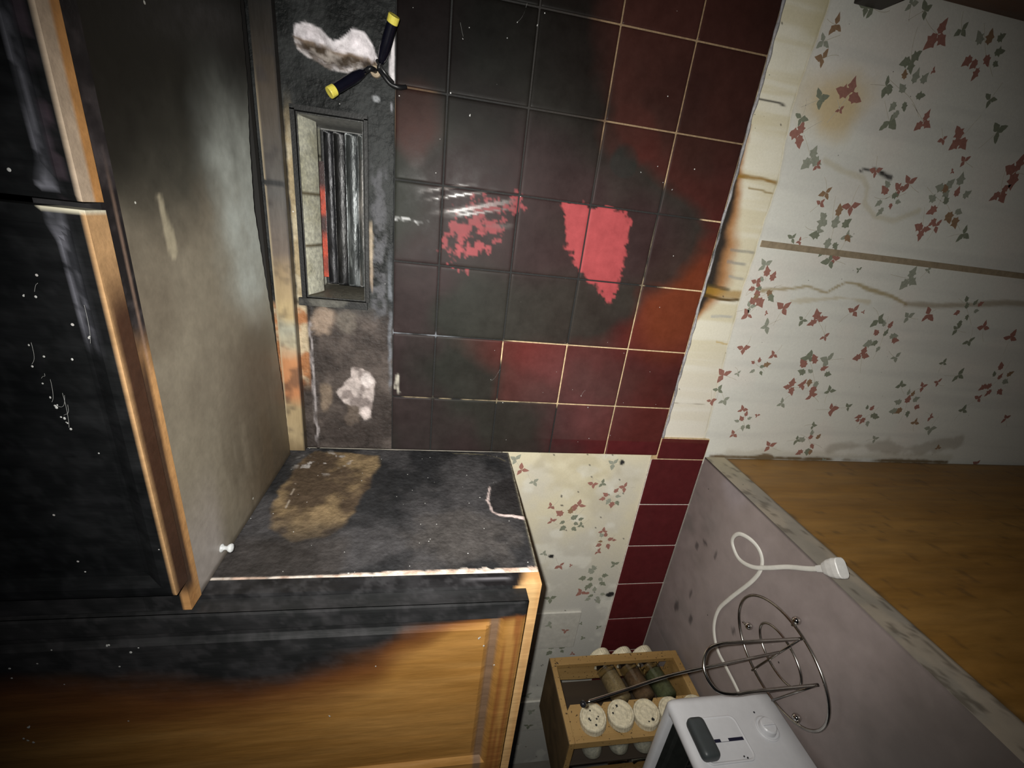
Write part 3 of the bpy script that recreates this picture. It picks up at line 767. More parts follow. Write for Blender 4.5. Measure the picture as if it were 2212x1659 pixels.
def duct_col(P, Nn):
    n = len(P); x, z = P[:, 0], P[:, 2]
    c = full(n, (.10, .10, .095))
    top = z > dz1 - .0032
    cream = mix(full(n, (.86, .85, .74)), full(n, (.70, .68, .54)), ss(.45, .65, fbm(P, 30, 3, 150)))
    seam = (np.abs(x - .405) < .0014) | (np.abs(x - .345) < .0012) | (np.abs(x - .455) < .001)
    cream = np.where(seam[:, None], full(n, (.15, .12, .07)), cream)
    c = np.where(top[:, None], cream, c)
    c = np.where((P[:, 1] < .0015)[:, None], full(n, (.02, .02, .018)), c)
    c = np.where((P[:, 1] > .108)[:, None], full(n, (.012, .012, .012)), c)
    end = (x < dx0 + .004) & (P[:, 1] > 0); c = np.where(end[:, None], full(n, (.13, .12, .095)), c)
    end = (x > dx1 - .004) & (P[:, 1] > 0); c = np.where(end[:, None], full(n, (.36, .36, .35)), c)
    return c, .42 + .2 * fbm(P, 60, 3)
o = finish('duct_liner', bm, M_METAL, vent); paint(o, duct_col)
bm = bmesh.new()      # pale sheet added under the duct top, tilted down to catch more light
nx_ = 60
for t0, sgn in ((0, 1),):
    A_ = []
    for i in range(nx_ + 1):
        x = dx0 + .0045 + (dx1 - dx0 - .009) * i / nx_; r_ = []
        for k in range(9):
            t = k / 8; r_.append(bm.verts.new((x, .0005 + .040 * t, dz1 - .0030 - .0118 * t - .0012 * math.sin(3.1 * t))))
        A_.append(r_)
    for i in range(nx_):
        for k in range(8): bm.faces.new((A_[i][k], A_[i + 1][k], A_[i + 1][k + 1], A_[i][k + 1]))
bmesh.ops.solidify(bm, geom=bm.faces[:], thickness=.0008)
o = finish('added_top_sheet', bm, M_METAL, vent); o['label'] = 'pale cream sheet added under the duct top, tilted to catch light'
def top_sheet_col(P, Nn):
    x = P[:, 0]; c = mix(full(len(P), (.86, .85, .74)), full(len(P), (.74, .72, .58)), ss(.45, .65, fbm(P, 30, 3, 150)))
    seam = (np.abs(x - .400) < .0016) | (np.abs(x - .330) < .0012) | (np.abs(x - .452) < .0012)
    c = np.where(seam[:, None], full(len(P), (.22, .18, .10)), c)
    return c, np.full(len(P), .5)
paint(o, top_sheet_col)
# collar standing out of the wall round the opening: seen at the left end and under the opening
bm = bmesh.new()
def col_strip(a, b): box_grid(bm, a, b, .004)
col_strip((dx0 - .011, -.0045, dz0 - .002), (dx0, .004, dz1 + .010)); col_strip((dx0, -.0020, dz1), (dx1 + .002, .004, dz1 + .0058))
col_strip((dx0, -.0020, dz0 - .0045), (dx1 + .002, .004, dz0)); col_strip((dx1 + .0005, -.0020, dz0 - .0045), (dx1 + .0065, .004, dz1 + .0058))
o = finish('collar', bm, M_METAL, vent)
paint(o, lambda P, n_: (mix(full(len(P), (.004, .004, .004)), full(len(P), (.10, .095, .08)), ss(.4, .7, fbm(P, 60, 3, 3)) * ss(dx0 + .004, dx0 - .002, P[:, 0])), np.full(len(P), .6)))  # near black: the shadow band round the opening is put into this colour
def slat_bm(zc, w, y, tilt, bow=.0040, x0=dx0 + .012, x1=dx1 - .010):
    b = bmesh.new(); n = 10; m = 60; rows = []
    for i in range(m + 1):
        x = x0 + (x1 - x0) * i / m; r = []
        for k in range(n + 1):
            t = k / n * 2 - 1
            yy = y - bow * (1 - t * t) + math.sin(tilt) * t * w / 2 + .0004 * math.sin(x * 120 + zc * 700)
            zz = zc + math.cos(tilt) * t * w / 2
            r.append(b.verts.new((x, yy, zz)))
        rows.append(r)
    for i in range(m):
        for k in range(n): b.faces.new((rows[i][k], rows[i + 1][k], rows[i + 1][k + 1], rows[i][k + 1]))
    g = bmesh.ops.solidify(b, geom=b.faces[:], thickness=.0010)
    return b
def slat_paint(base, pale, seed):
    def f(P, Nn):
        n = len(P)
        m = ss(.45, .68, fbm(np.stack([P[:, 0] * 18, P[:, 1] * 30, P[:, 2] * 130], 1), 1, 4, seed))
        c = mix(full(n, base), full(n, pale), m)
        return c, .22 + .25 * fbm(P, 90, 4, seed + 3)
    return f
M_SLAT = mat_paint('sooty_galvanised', mottle=.45, nscale=220, bump=.8, bdist=.0007, stretch=(.25, 1, 1), spec=.9)
M_SLAT.node_tree.nodes['Principled BSDF'].inputs['Metallic'].default_value = .45
for k, (zc, w, y, tl, base, pale) in enumerate((
        (1.6262, .0150, .070, .05, (.035, .035, .04), (.11, .11, .12)),
        (1.6095, .019, .066, .00, (.028, .028, .03), (.06, .06, .06)),
        (1.5920, .019, .062, .03, (.07, .078, .08), (.40, .43, .44)),  # the bluish highlight on this slat is partly put into its pale colour
        (1.5765, .014, .060, -.02, (.10, .11, .11), (.34, .32, .30)))):
    o = finish('louver', slat_bm(zc, w, y, tl), M_SLAT, vent, smooth=True); paint(o, slat_paint(base, pale, 160 + k))
bm = bmesh.new(); box_grid(bm, (dx0 + .02, .078, 1.634), (dx1 - .05, .080, 1.646), .003)
o = finish('flap', bm, M_METAL, vent)
paint(o, lambda P, n_: (mix(full(len(P), (.030, .010, .010)), full(len(P), (.42, .050, .02)), ss(.40, .60, fbm(P, 25, 3, 9) + .12 * ss(.42, .33, P[:, 0]))), np.full(len(P), .5)))
o['label'] = 'red painted flap at the back of the duct'
# ------------------------------------------------------------------ cabinets
WOOD = (.33, .158, .038); WOOD2 = (.40, .205, .058)
def wood_col(P, a=WOOD, b=WOOD2, vert=True, seed=200):
    q = np.stack([P[:, 0] * (45 if vert else 4), P[:, 1] * 40, P[:, 2] * (4 if vert else 60)], 1)
    return mix(full(len(P), a), full(len(P), b), ss(.35, .68, fbm(q, 1, 4, seed)))
BZ = [1.30, 1.345, 1.36, 1.385, 1.435, 1.474, 1.484, 1.508, 1.556, 1.604, 1.65, 1.734, 1.811, 1.85, 2.1]
BX = [-.032, -.026, -.028, -.036, -.044, -.050, -.058, -.080, -.100, -.116, -.124, -.114, -.102, -.098, -.08]
def char_of(P, lo=(.010, .0105, .011), hi=(.030, .029, .031), seed=210):
    return mix(full(len(P), lo), full(len(P), hi), np.clip(ss(.42, .75, fbm(P, 32, 4, seed)) * .5 + ss(.45, .7, fbm(P, 110, 4, seed + 1)) * .6, 0, 1))
def left_burn(P):
    x, z = P[:, 0], P[:, 2]
    xb = np.interp(z, BZ, BX)
    w = fbm(np.stack([x * 30, x * 0, z * 9], 1), 1, 4, 220) - .5
    soft = np.interp(z, [1.30, 1.42, 1.50, 1.7], [.0015, .003, .022, .035])
    return ss(-soft, soft, x - xb + w * (soft * 1.4)) , ss(-soft * 3.5 - .004, 0, x - xb + w * soft * 2)
def left_face_col(P, Nn):
    b, h = left_burn(P)
    c = mix(wood_col(P, vert=True), wood_col(P, vert=False), (P[:, 2] < 1.363) * 1.0)
    c = mix(c, full(len(P), (.10, .028, .010)), h * .85)
    # the grooves of the door are a darker grey brown
    dz = P[:, 2] - 1.335
    g = ss(.0275, .030, dz) * ss(.0425, .040, dz) * ss(-.030, -.034, P[:, 0])
    c = mix(c, full(len(P), (.17, .115, .085)), g * .8)
    c = mix(c, full(len(P), (.22, .075, .022)), ss(.0275, .020, dz) * ss(.0, .006, dz) * ss(.4, .6, fbm(np.stack([P[:, 0] * 5, P[:, 0] * 0, P[:, 2] * 220], 1), 1, 3, 222)) * .8)
    c = mix(c, char_of(P), b)
    return c, .36 + .12 * b + .12 * fbm(P, 22, 3, 221)
def left_frame_col(P, Nn):
    x, y, z = P.T
    c = wood_col(P, (.55, .30, .12), (.66, .42, .19), vert=False, seed=230)
    b = ss(1.343, 1.349, z + (fbm(P, 60, 3, 231) - .5) * .01) * (x > -.04)
    side = (x > -.0004)
    b = np.where(side, ss(1.330, 1.345, z + (y + .29) * .3 + (fbm(P, 50, 3, 233) - .5) * .012), b)
    c = mix(c, char_of(P, (.010, .010, .011), (.045, .044, .047)), b)
    c = mix(c, full(len(P), (.22, .21, .23)), side * ss(.003, .001, np.abs(y + .2895)) * ss(1.35, 1.36, z) * ss(1.42, 1.38, z) * .7)
    return c, .32 + .1 * fbm(P, 25, 3, 232)
BROWN = [(-.010, 1.650), (-.020, 1.545), (-.055, 1.538), (-.110, 1.548), (-.172, 1.553), (-.215, 1.575), (-.225, 1.620), (-.200, 1.655), (-.120, 1.668), (-.048, 1.667)]
def side_col(P, Nn):
    n = len(P); x, y, z = P.T
    w = fbm(P, 45, 4, 240) - .5; big = fbm(P, 13, 4, 241)
    c = mix(full(n, (.022, .022, .0235)), full(n, (.058, .055, .057)), ss(.40, .66, big))
    ash = ss(1.2, .5, blob(y, z, -.215, 1.405, .06, .08) + w * .9)
    c = mix(c, full(n, (.078, .070, .066)), ash * .8)
    m = ss(.003, -.004, sdpoly(y, z, BROWN) + w * .014)
    br = mix(full(n, (.075, .052, .034)), full(n, (.22, .155, .085)), ss(.38, .62, fbm(P, 22, 4, 242)))
    c = mix(c, br, m * (1 - .55 * ss(-.165, -.21, y)))
    lo = ss(1.54, 1.56, z) * ss(-.20, -.23, y)
    c = mix(c, full(n, (.045, .038, .034)), lo * .6)
    c = mix(c, full(n, (.55, .52, .50)), ss(.62, .70, fbm(P, 85, 3, 243)) * ss(.035, .010, blob(y, z, -.045, 1.625, 1.2, 1.6)))
    c = np.where(((np.abs(z - 1.655 - (y + .05) * .08) < .0007) & (y < -.10) & (y > -.17))[:, None], full(n, (.30, .25, .2)), c)
    # bare veneer along the front edge
    we = np.interp(z, [1.316, 1.33, 1.50, 1.515, 1.53, 1.57, 1.69], [.008, .0075, .0065, .003, .0035, .0013, .0012])
    m = ss(.0008, -.0008, np.abs(y + .2795) - we * (.45 + .9 * fbm(P, 110, 3, 244)))
    c = mix(c, mix(full(n, (.62, .45, .36)), full(n, (.78, .68, .60)), ss(.4, .6, fbm(P, 90, 3, 245))), m)
    # broken flake near the bottom edge
    dl = sdline(y, z, [(-.104, 1.360), (-.122, 1.3635), (-.140, 1.367), (-.166, 1.362), (-.174, 1.352), (-.1745, 1.335), (-.180, 1.318)])
    wd = np.interp(y, [-.18, -.16, -.10], [.0034, .0022, .0009])
    c = mix(c, full(n, (.68, .55, .52)), ss(.0008, -.0008, dl - wd * (.4 + 1.1 * fbm(P, 150, 3, 246))))
    inside = ss(.002, -.002, sdpoly(y, z, [(-.10, 1.36), (-.14, 1.366), (-.168, 1.36), (-.176, 1.316), (-.07, 1.316)]))
    c = mix(c, full(n, (.022, .020, .020)), inside * .7 * (dl > .003))
    ln = ss(.0012, .0004, sdline(y, z, [(-.006, 1.42), (-.010, 1.36), (-.020, 1.335), (-.030, 1.325)]) + w * .003)
    c = mix(c, full(n, (.16, .14, .09)), ln * .8)
    c = mix(c, full(n, (.40, .36, .26)), ss(1.3185, 1.3172, z) * .8)
    rg = .50 + .15 * big - .15 * inside
    return c, rg
lc = empty('wall_cabinet', (-.45, -.15, CAB_Z))
tag(lc, 'half burnt orange wood wall cabinet over the left worktop', 'cabinet')
bm = bmesh.new(); grid = []
ys = np.linspace(-.2810, -.0005, 128); zz = np.concatenate([np.linspace(CAB_Z, 1.70, 175), np.linspace(1.71, 2.08, 20)])
def side_h(y, z):
    P = np.array([[0, y, z]]); return 0
PP = np.array([[0.0, a, b] for a in ys for b in zz])
hh = (fbm(PP, 40, 4, 250) - .5) * .0014
dd = sdpoly(PP[:, 1], PP[:, 2], [(-.10, 1.36), (-.14, 1.366), (-.168, 1.36), (-.176, 1.315), (-.07, 1.315)]) + (fbm(PP, 90, 3, 251) - .5) * .004
hh = hh - ss(.0008, -.0008, dd) * .0016
hh = hh + ss(.006, .0, np.abs(PP[:, 1] + .276)) * .0006
vv = []; k = 0
for i in range(len(ys)):
    r = []
    for j in range(len(zz)):
        r.append(bm.verts.new((float(hh[k]) - .0006, ys[i], zz[j]))); k += 1
    vv.append(r)
for i in range(len(ys) - 1):
    for j in range(len(zz) - 1): bm.faces.new((vv[i][j], vv[i + 1][j], vv[i + 1][j + 1], vv[i][j + 1]))
be = [e for e in bm.edges if len(e.link_faces) == 1]; mp_ = {}
for e in be:
    for v in e.verts:
        if v not in mp_: mp_[v] = bm.verts.new((-.018, v.co.y, v.co.z))
for e in be:
    a, b = e.verts; bm.faces.new((a, b, mp_[b], mp_[a]))
o = finish('side_panel', bm, M_CHAR, lc, smooth=True); paint(o, side_col); o['label'] = 'charred side panel with a brown bare patch'
bm = bmesh.new()
add_box(bm, (-.95, -.28, CAB_Z + .006), (-.018, -.002, CAB_Z + .018)); add_box(bm, (-.95, -.28, 2.06), (-.018, -.002, 2.08))
add_box(bm, (-.95, -.28, CAB_Z), (-.932, -.002, 2.08)); add_box(bm, (-.95, -.006, CAB_Z + .018), (-.018, -.002, 2.06))
o = finish('carcass', bm, mat_wood('cabinet_ply', (.30, .15, .05), (.42, .24, .10)), lc)
bm = bmesh.new(); box_grid(bm, (-.038, -.3000, CAB_Z), (.0002, -.2812, 1.75), .003); box_grid(bm, (-.038, -.3000, 1.752), (.0002, -.2812, 2.08), .02)
box_grid(bm, (-.95, -.3000, CAB_Z), (-.0385, -.2812, 1.352), .004)
o = finish('face_frame', bm, M_CHARWOOD, lc); paint(o, left_frame_col)
def door_mesh(x0, x1, z0, z1, yf, yb, L, prof):
    b = bmesh.new(); box_grid(b, (x0, yf, z0), (x1, yb, z1), L, rim=.0007)
    for v in b.verts:
        if abs(v.co.y - yf) < 1e-6:
            d = min(v.co.x - x0, x1 - v.co.x, v.co.z - z0, z1 - v.co.z)
            v.co.y = yf + prof(d)
    return b
def prof_left(d):
    if d < .004: return .0016 * (1 - d / .004)
    if d < .026: return 0
    if d < .030: return .0065 * (d - .026) / .004
    if d < .039: return .0065
    if d < .045: return .0065 - .004 * (d - .039) / .006
    return .0025
bm = door_mesh(-.336, -.005, 1.335, 2.06, -.3190, -.3003, .0035, prof_left)
o = finish('door', bm, M_CHARWOOD, lc); paint(o, left_face_col); o['label'] = 'orange wood door, charred black on its right side'
bm = door_mesh(-.660, -.342, 1.335, 2.06, -.3190, -.3003, .015, lambda d: .0015 if d < .01 else 0)
o = finish('door', bm, M_CHARWOOD, lc); paint(o, left_face_col)

# over-range cabinet
rc = empty('range_cabinet', (.38, -.15, 1.683))
tag(rc, 'charred cabinet over the stove gap with a smoke-stained underside', 'cabinet')
def panel_col(P, Nn):
    n = len(P); x, y, z = P.T
    w = fbm(P, 14, 4, 260) - .5
    c = mix(full(n, (.16, .135, .10)), full(n, (.235, .205, .155)), ss(.35, .65, fbm(P, 10, 4, 261)))
    c = mix(c, full(n, (.085, .083, .066)), ss(.33, .44, x + w * .1) * .9)
    c = mix(c, full(n, (.012, .011, .008)), ss(.36, .50, x - (y + .15) * .35 + w * .1))
    # bounced light along the wall side, put in as a paler grey
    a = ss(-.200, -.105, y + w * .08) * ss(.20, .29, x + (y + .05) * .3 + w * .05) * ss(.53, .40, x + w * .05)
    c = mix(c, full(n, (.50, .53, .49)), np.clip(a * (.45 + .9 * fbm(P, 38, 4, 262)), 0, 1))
    # brown scorch in the corner by the left cabinet
    q = ss(.27, .05, x - (y + .10) * -.7 + w * .1) * ss(-.235, -.10, y + w * .05)
    c = mix(c, full(n, (.105, .075, .045)), q * .9)
    st = fbm(np.stack([x * 9, y * 60, y * 0], 1), 1, 3, 263)
    c = mix(c, full(n, (.10, .08, .055)), ss(.5, .7, st) * ss(.25, .05, x) * .5 * ss(-.26, -.2, y))
    c = mix(c, full(n, (.40, .36, .34)), ss(.15, .02, x) * ss(-.225, -.262, y + w * .02) * .8)
    dr = sdline(x, y, [(.384, -.2515), (.372, -.2490), (.357, -.2470)]) - np.interp(x, [.333, .345, .355, .365, .384], [.001, .004, .0075, .0035, .0030]) + w * .002
    dr = np.minimum(dr, sdline(x, y, [(.357, -.2470), (.338, -.2450)]) - np.interp(x, [.333, .338, .35, .36], [.0008, .0045, .0065, .0065]))
    c = mix(c, full(n, (.40, .35, .25)), ss(.0015, -.0010, dr) * .8)
    c = mix(c, full(n, (.05, .038, .025)), ss(.010, .002, x) * .8)
    return c, .43 + .1 * fbm(P, 20, 3, 264)
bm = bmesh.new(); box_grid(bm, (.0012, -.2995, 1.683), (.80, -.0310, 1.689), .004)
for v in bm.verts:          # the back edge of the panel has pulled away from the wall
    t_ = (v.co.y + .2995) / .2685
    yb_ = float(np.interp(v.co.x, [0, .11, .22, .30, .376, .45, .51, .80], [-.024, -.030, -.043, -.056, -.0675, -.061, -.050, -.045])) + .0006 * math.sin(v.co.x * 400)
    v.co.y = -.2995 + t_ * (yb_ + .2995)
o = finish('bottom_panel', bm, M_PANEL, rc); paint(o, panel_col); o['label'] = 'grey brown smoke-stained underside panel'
def rframe_col(P, Nn):
    n = len(P); x, y, z = P.T
    w = fbm(np.stack([x * 12, y * 80, z * 80], 1), 1, 4, 270) - .5
    c = wood_col(P, (.40, .19, .065), (.50, .27, .11), vert=False, seed=271)
    dark = ss(.245, .30, x + w * .06)                     # right of here the frame is burnt
    c = mix(c, char_of(P, (.010, .009, .010), (.055, .046, .048), 272), dark)
    mid = ss(.012, .035, x) * ss(-.3055, -.3095, y + w * .0025) 
    c = mix(c, full(n, (.055, .030, .018)), mid * (1 - dark))
    bl = ss(.0018, .0006, np.abs(y + .3045 + w * .002)) * ss(.42, .36, x) * ss(.24, .27, x)
    c = mix(c, full(n, (.30, .20, .15)), bl * .6)
    c = mix(c, char_of(P), (z > 1.690) * 1.0)
    return c, .40 + .1 * fbm(P, 30, 3, 273)
bm = bmesh.new(); box_grid(bm, (.001, -.3180, 1.6825), (.80, -.2997, 1.722), .003)
box_grid(bm, (.001, -.3180, 1.7225), (.040, -.2997, 2.08), .01)
o = finish('face_frame', bm, M_CHARWOOD, rc); paint(o, rframe_col)
def rdoor_col(P, Nn):
    n = len(P); x, y, z = P.T
    w = fbm(np.stack([x * 10, y * 60, z * 40], 1), 1, 4, 280) - .5
    face = char_of(P, (.0030, .0034, .0038), (.010, .0105, .0115), 281)
    dz = z - 1.680
    g = ss(.010, .0115, dz + w * .001) * ss(.0235, .021, dz) * ss(.27, .31, x + w * .03) * np.where((x > .374) & (x < .384), 0, 1)
    face = mix(face, mix(full(n, (.035, .036, .042)), full(n, (.14, .14, .165)), ss(.45, .62, fbm(np.stack([x * 70, y * 10, z * 300], 1), 1, 4, 282))), g)
    face = mix(face, full(n, (.05, .035, .045)), ss(.004, .009, dz) * ss(.0115, .0095, dz) * ss(.35, .42, x) * ss(.5, .65, fbm(P, 80, 3, 283)))
    tan = full(n, (.44, .34, .25)); org = wood_col(P, (.42, .20, .065), (.52, .28, .11), vert=False, seed=284)
    bot = np.where((x > .377)[:, None], mix(tan, org, ss(-.3275, -.3245, y + w * .002)), mix(full(n, (.42, .25, .12)), full(n, (.05, .022, .012)), ss(-.3352, -.3325, y + w * .002) * ss(.36, .30, x + w * .02)))
    under = ss(.0016, .0008, dz)
    c = mix(face, bot, under)
    edge = (x > .3725) & (x < .3755) & (dz < .026) & (y > -.3365)
    c = np.where(edge[:, None], full(n, (.58, .54, .42)), c)
    return c, .36 + .14 * fbm(P, 30, 4, 285)
def prof_r(d):
    if d < .004: return .0008 * (1 - d / .004)
    if d < .011: return 0
    if d < .022: return .005 * (d - .011) / .011
    return .005 
for x0, x1 in ((.041, .3750), (.3800, .7150)):
    bm = door_mesh(x0, x1, 1.680, 2.06, -.3370, -.3183, .0035, prof_r)
    for v in bm.verts: pass
    o = finish('door', bm, M_CHARWOOD, rc); paint(o, rdoor_col); o['label'] = 'blackened door' + (', left of the pair' if x0 < .1 else ', right of the pair')
bm = bmesh.new(); add_box(bm, (.001, -.296, 1.72), (.80, -.02, 1.73)); add_box(bm, (.001, -.031, 1.6895), (.80, -.0205, 1.72)); add_box(bm, (.001, -.296, 2.06), (.80, -.002, 2.08)); add_box(bm, (.782, -.296, 1.73), (.80, -.02, 2.06))
add_box(bm, (.001, -.020, 1.722), (.80, -.002, 2.06))
o = finish('carcass', bm, mat_flat('burnt_ply', (.012, .011, .010), .8), rc)
# small clear knob under the panel
pin = empty('push_pin', (.018, -.252, 1.683)); tag(pin, 'tiny clear push pin stuck in the underside of the range cabinet', 'pin')
bm = bmesh.new(); add_lathe(bm, [(0, 0), (.0045, 0), (.0048, -.0012), (.0024, -.003), (.0022, -.006), (.0045, -.0085), (.0050, -.0105), (.0038, -.012), (0, -.0123)], (.018, -.252, 1.6828), (0, 0, 1), 18)
finish('pin_head', bm, mat_flat('clear_plastic', (.92, .94, .95), .06, trans=.55, spec=.8), pin, smooth=True)

# base cabinets and worktops
def base_col(P, Nn):
    n = len(P); x, y, z = P.T
    c = wood_col(P, (.24, .118, .024), (.285, .148, .035), vert=True, seed=300)
    gr = fbm(np.stack([x * 5, y * 30, z * 2.2], 1), 1, 4, 301)
    c = mix(c, full(n, (.20, .10, .028)), ss(.5, .72, gr) * .3)
    w = fbm(P, 45, 4, 302) - .5
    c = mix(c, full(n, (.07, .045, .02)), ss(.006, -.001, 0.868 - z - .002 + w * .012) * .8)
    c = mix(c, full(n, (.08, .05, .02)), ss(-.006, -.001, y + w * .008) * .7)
    c = mix(c, full(n, (.10, .055, .02)), ss(.70, .76, fbm(P, 60, 3, 303)) * .5)
    return c, .42 + .1 * fbm(P, 20, 3, 304)
bc = empty('base_cabinet', (-.45, -.29, 0)); tag(bc, 'orange wood base cabinet under the left worktop', 'cabinet')
bm = bmesh.new(); box_grid(bm, (-.018, -.585, .002), (-.002, -.001, .8675), .006)
o = finish('side_panel', bm, M_CHARWOOD, bc); paint(o, base_col)
mw = mat_wood('base_wood', (.27, .12, .03), (.38, .19, .055))
bm = bmesh.new(); add_box(bm, (-1.0, -.570, .10), (-.0185, -.001, .8675)); finish('carcass', bm, mw, bc)
for k in range(2):
    bm = bmesh.new(); add_box(bm, (-.485 - .48 * k, -.590, .13), (-.03 - .48 * k, -.5705, .70), .004); finish('door', bm, mw, bc)
    bm = bmesh.new(); add_box(bm, (-.485 - .48 * k, -.590, .72), (-.03 - .48 * k, -.5705, .85), .004); finish('drawer', bm, mw, bc)
def lam_col(P, Nn):
    n = len(P); x, y, z = P.T
    w = fbm(P, 18, 4, 310) - .5; big = fbm(P, 6, 4, 311)
    c = mix(full(n, (.225, .185, .175)), full(n, (.275, .228, .22)), ss(.35, .65, big))
    c = mix(c, full(n, (.15, .135, .125)), ss(.45, .7, fbm(np.stack([x * 25, y * 12, z * 20], 1), 1, 4, 312)) * ss(-.14, -.02, y) * .7)
    c = mix(c, full(n, (.11, .10, .095)), ss(-.30, -.5, x) * .35)
    c = mix(c, full(n, (.33, .29, .31)), ss(1.0, .3, blob(x, y, -.01, -.10, .05, .05) + w) * .5)
    c = mix(c, full(n, (.085, .075, .068)), ss(-.34, -.50, y + w * .1) * .8)  # front of the worktop painted darker in place of light falloff
    for (a, b, r1, r2) in ((-.276, -.085, .012, .006), (-.318, -.108, .010, .005), (-.175, -.058, .006, .006), (-.150, -.075, .005, .008), (-.23, -.205, .008, .006), (-.34, -.06, .014, .006), (-.15, -.11, .012, .005)):
        c = mix(c, full(n, (.05, .045, .045)), ss(1.2, .7, blob(x, y, a, b, r1, r2) + w * 2.2) * .75)
    side = x > -.0006
    e = mix(full(n, (.34, .29, .23)), full(n, (.27, .24, .20)), ss(.4, .6, fbm(P, 22, 3, 313)))
    e = mix(e, full(n, (.42, .36, .22)), ss(-.12, -.02, y) * .5)
    e = mix(e, full(n, (.07, .055, .04)), ss(.64, .72, fbm(np.stack([x, y * 60, z * 90], 1), 1, 3, 315)) * .6)
    e = mix(e, full(n, (.07, .05, .03)), ss(.8705, .8685, z + w * .004) * .7)
    c = np.where(side[:, None], e, c)
    edge = ((x > -.0012) & (z > CTR - .0002)) * 1.0
    c = mix(c, full(n, (.025, .02, .018)), edge * ss(-.62, -.02, y + .35 * 0) * .9)
    return c, .34 + .12 * big
wt = None
bm = bmesh.new(); box_grid(bm, (-.45, -.63, .868), (0, -.0004, CTR), .005, rim=.0011); box_grid(bm, (-1.0, -.63, .868), (-.4505, -.0004, CTR), .03)
o = finish('worktop', bm, M_LAM, loc=(-.45, -.3, .89)); paint(o, lam_col)
tag(o, 'mauve grey laminate worktop left of the stove gap', 'worktop')
b2 = empty('base_cabinet', (1.0, -.29, 0)); tag(b2, 'very dark brown base cabinet right of the stove gap', 'cabinet')
bm = bmesh.new(); add_box(bm, (.757, -.57, .10), (1.4, -.001, .8675)); finish('carcass', bm, mw, b2)
bm = bmesh.new(); box_grid(bm, (.7545, -.585, .002), (.7565, -.001, .8675), .02); o = finish('side_panel', bm, M_CHARWOOD, b2); paint(o, lambda P, n_: (wood_col(P, (.060, .022, .007), (.085, .034, .011), vert=True, seed=330), np.full(len(P), .5)))
bm = bmesh.new(); add_box(bm, (.7275, -.63, .868), (1.4, -.0004, CTR), .002)
o = finish('worktop', bm, mat_flat('dark_brown_laminate', (.015, .010, .007), .5, noise=.2), loc=(1.0, -.3, .89)); tag(o, 'dark worktop corner right of the stove gap', 'worktop')  # right worktop in a near-black brown

# cover plates papered over, on the upper wall
def plate(x0, x1, z0, z1, label, kind):
    r = empty(kind, ((x0 + x1) / 2, 0, (z0 + z1) / 2)); tag(r, label, 'wall plate')
    b = bmesh.new(); add_box(b, (x0, -.0012, z0), (x1, .0041, z1), .0018, 3)
    finish('cover', b, mat_flat('papered_plate', (.50, .48, .43), .5, noise=.12, nscale=60), r)
    xl = (x0, x1); zl = (z0, z1); b = bmesh.new()
    print_leaves(b, [l for l in LEAVES + EXTRA if x0 < l[1] < x1 and z0 < l[2] < z1] + [('R', (x0 + x1) / 2, z0 + .03, .9), ('G', (x0 + x1) / 2 + .02, z0 + .07, 1.0)], -.0013, xl, zl, 4)
    finish('printed_leaves', b, [M_LEAF[0]] + M_LEAF, r)
plate(-.533, -.418, 1.098, 1.213, 'wallpapered square switch plate between wall cabinet and tile course', 'switch_plate')
plate(-.845, -.728, 1.10, 1.215, 'wallpapered plate on the wall behind the spice rack', 'switch_plate')

# ------------------------------------------------------------------ electrical leads hanging from the torn wall
def connector(name, p_back, p_front, label, r=.0062):
    p0, p1 = Vector(p_back), Vector(p_front); d = (p1 - p0).normalized(); L = (p1 - p0).length
    e = empty(name, p0); tag(e, label, 'wire')
    b = bmesh.new(); add_lathe(b, [(0, 0), (r * .55, .0), (r * .85, L * .12), (r * 1.05, L * .3), (r, L * .5), (r * .94, L * .86), (r * .94, L), (0, L)], p0, d, 20)
    finish('sleeve', b, mat_flat('blue_black_sleeve', (.004, .004, .009), .25, noise=.2), e, smooth=True)
    b = bmesh.new(); add_lathe(b, [(r * .96, L * .86), (r * 1.04, L * .87), (r * 1.08, L), (r * 1.02, L * 1.02), (r * .6, L * 1.02), (0, L * 1.01)], p0, d, 20)
    finish('end_band', b, mat_flat('yellow_band', (.72, .62, .10), .45, noise=.15, nscale=200), e, smooth=False)['label'] = 'bright yellow end band'
    return e
e1 = connector('wire_connector', (.549, -.012, 1.560), (.516, -.036, 1.597), 'black wire connector with yellow end pointing down to the vent')
e2 = connector('wire_connector', (.560, -.014, 1.541), (.602, -.036, 1.523), 'black wire connector with yellow end, nearest the top right tiles')
tb = bmesh.new(); add_tube(tb, smooth_path([(.549, -.012, 1.560), (.552, -.016, 1.553), (.553, -.006, 1.549), (.554, .010, 1.548)], 6), .0032, 8); finish('lead', tb, mat_flat('black_lead', (.008, .008, .009), .4), e1, smooth=True)
tb = bmesh.new(); add_tube(tb, smooth_path([(.560, -.014, 1.541), (.554, -.012, 1.543), (.547, -.014, 1.537), (.540, -.013, 1.529), (.538, -.012, 1.519), (.541, -.006, 1.511)], 6), .0028, 8); finish('lead', tb, mat_flat('black_lead', (.008, .008, .009), .4), e2, smooth=True)
tb = bmesh.new(); add_tube(tb, smooth_path([(.563, -.010, 1.546), (.556, -.013, 1.541), (.549, -.011, 1.534), (.545, -.004, 1.5285), (.546, .004, 1.528)], 6), .0022, 8); finish('lead', tb, mat_flat('black_lead2', (.02, .02, .02), .3), e2, smooth=True)
bm = bmesh.new(); add_lathe(bm, [(0, .0), (.0065, 0), (.0072, .010), (.0060, .0135), (0, .0145)], (.5555, .008, 1.5485), (-.25, -1, 0), 16)
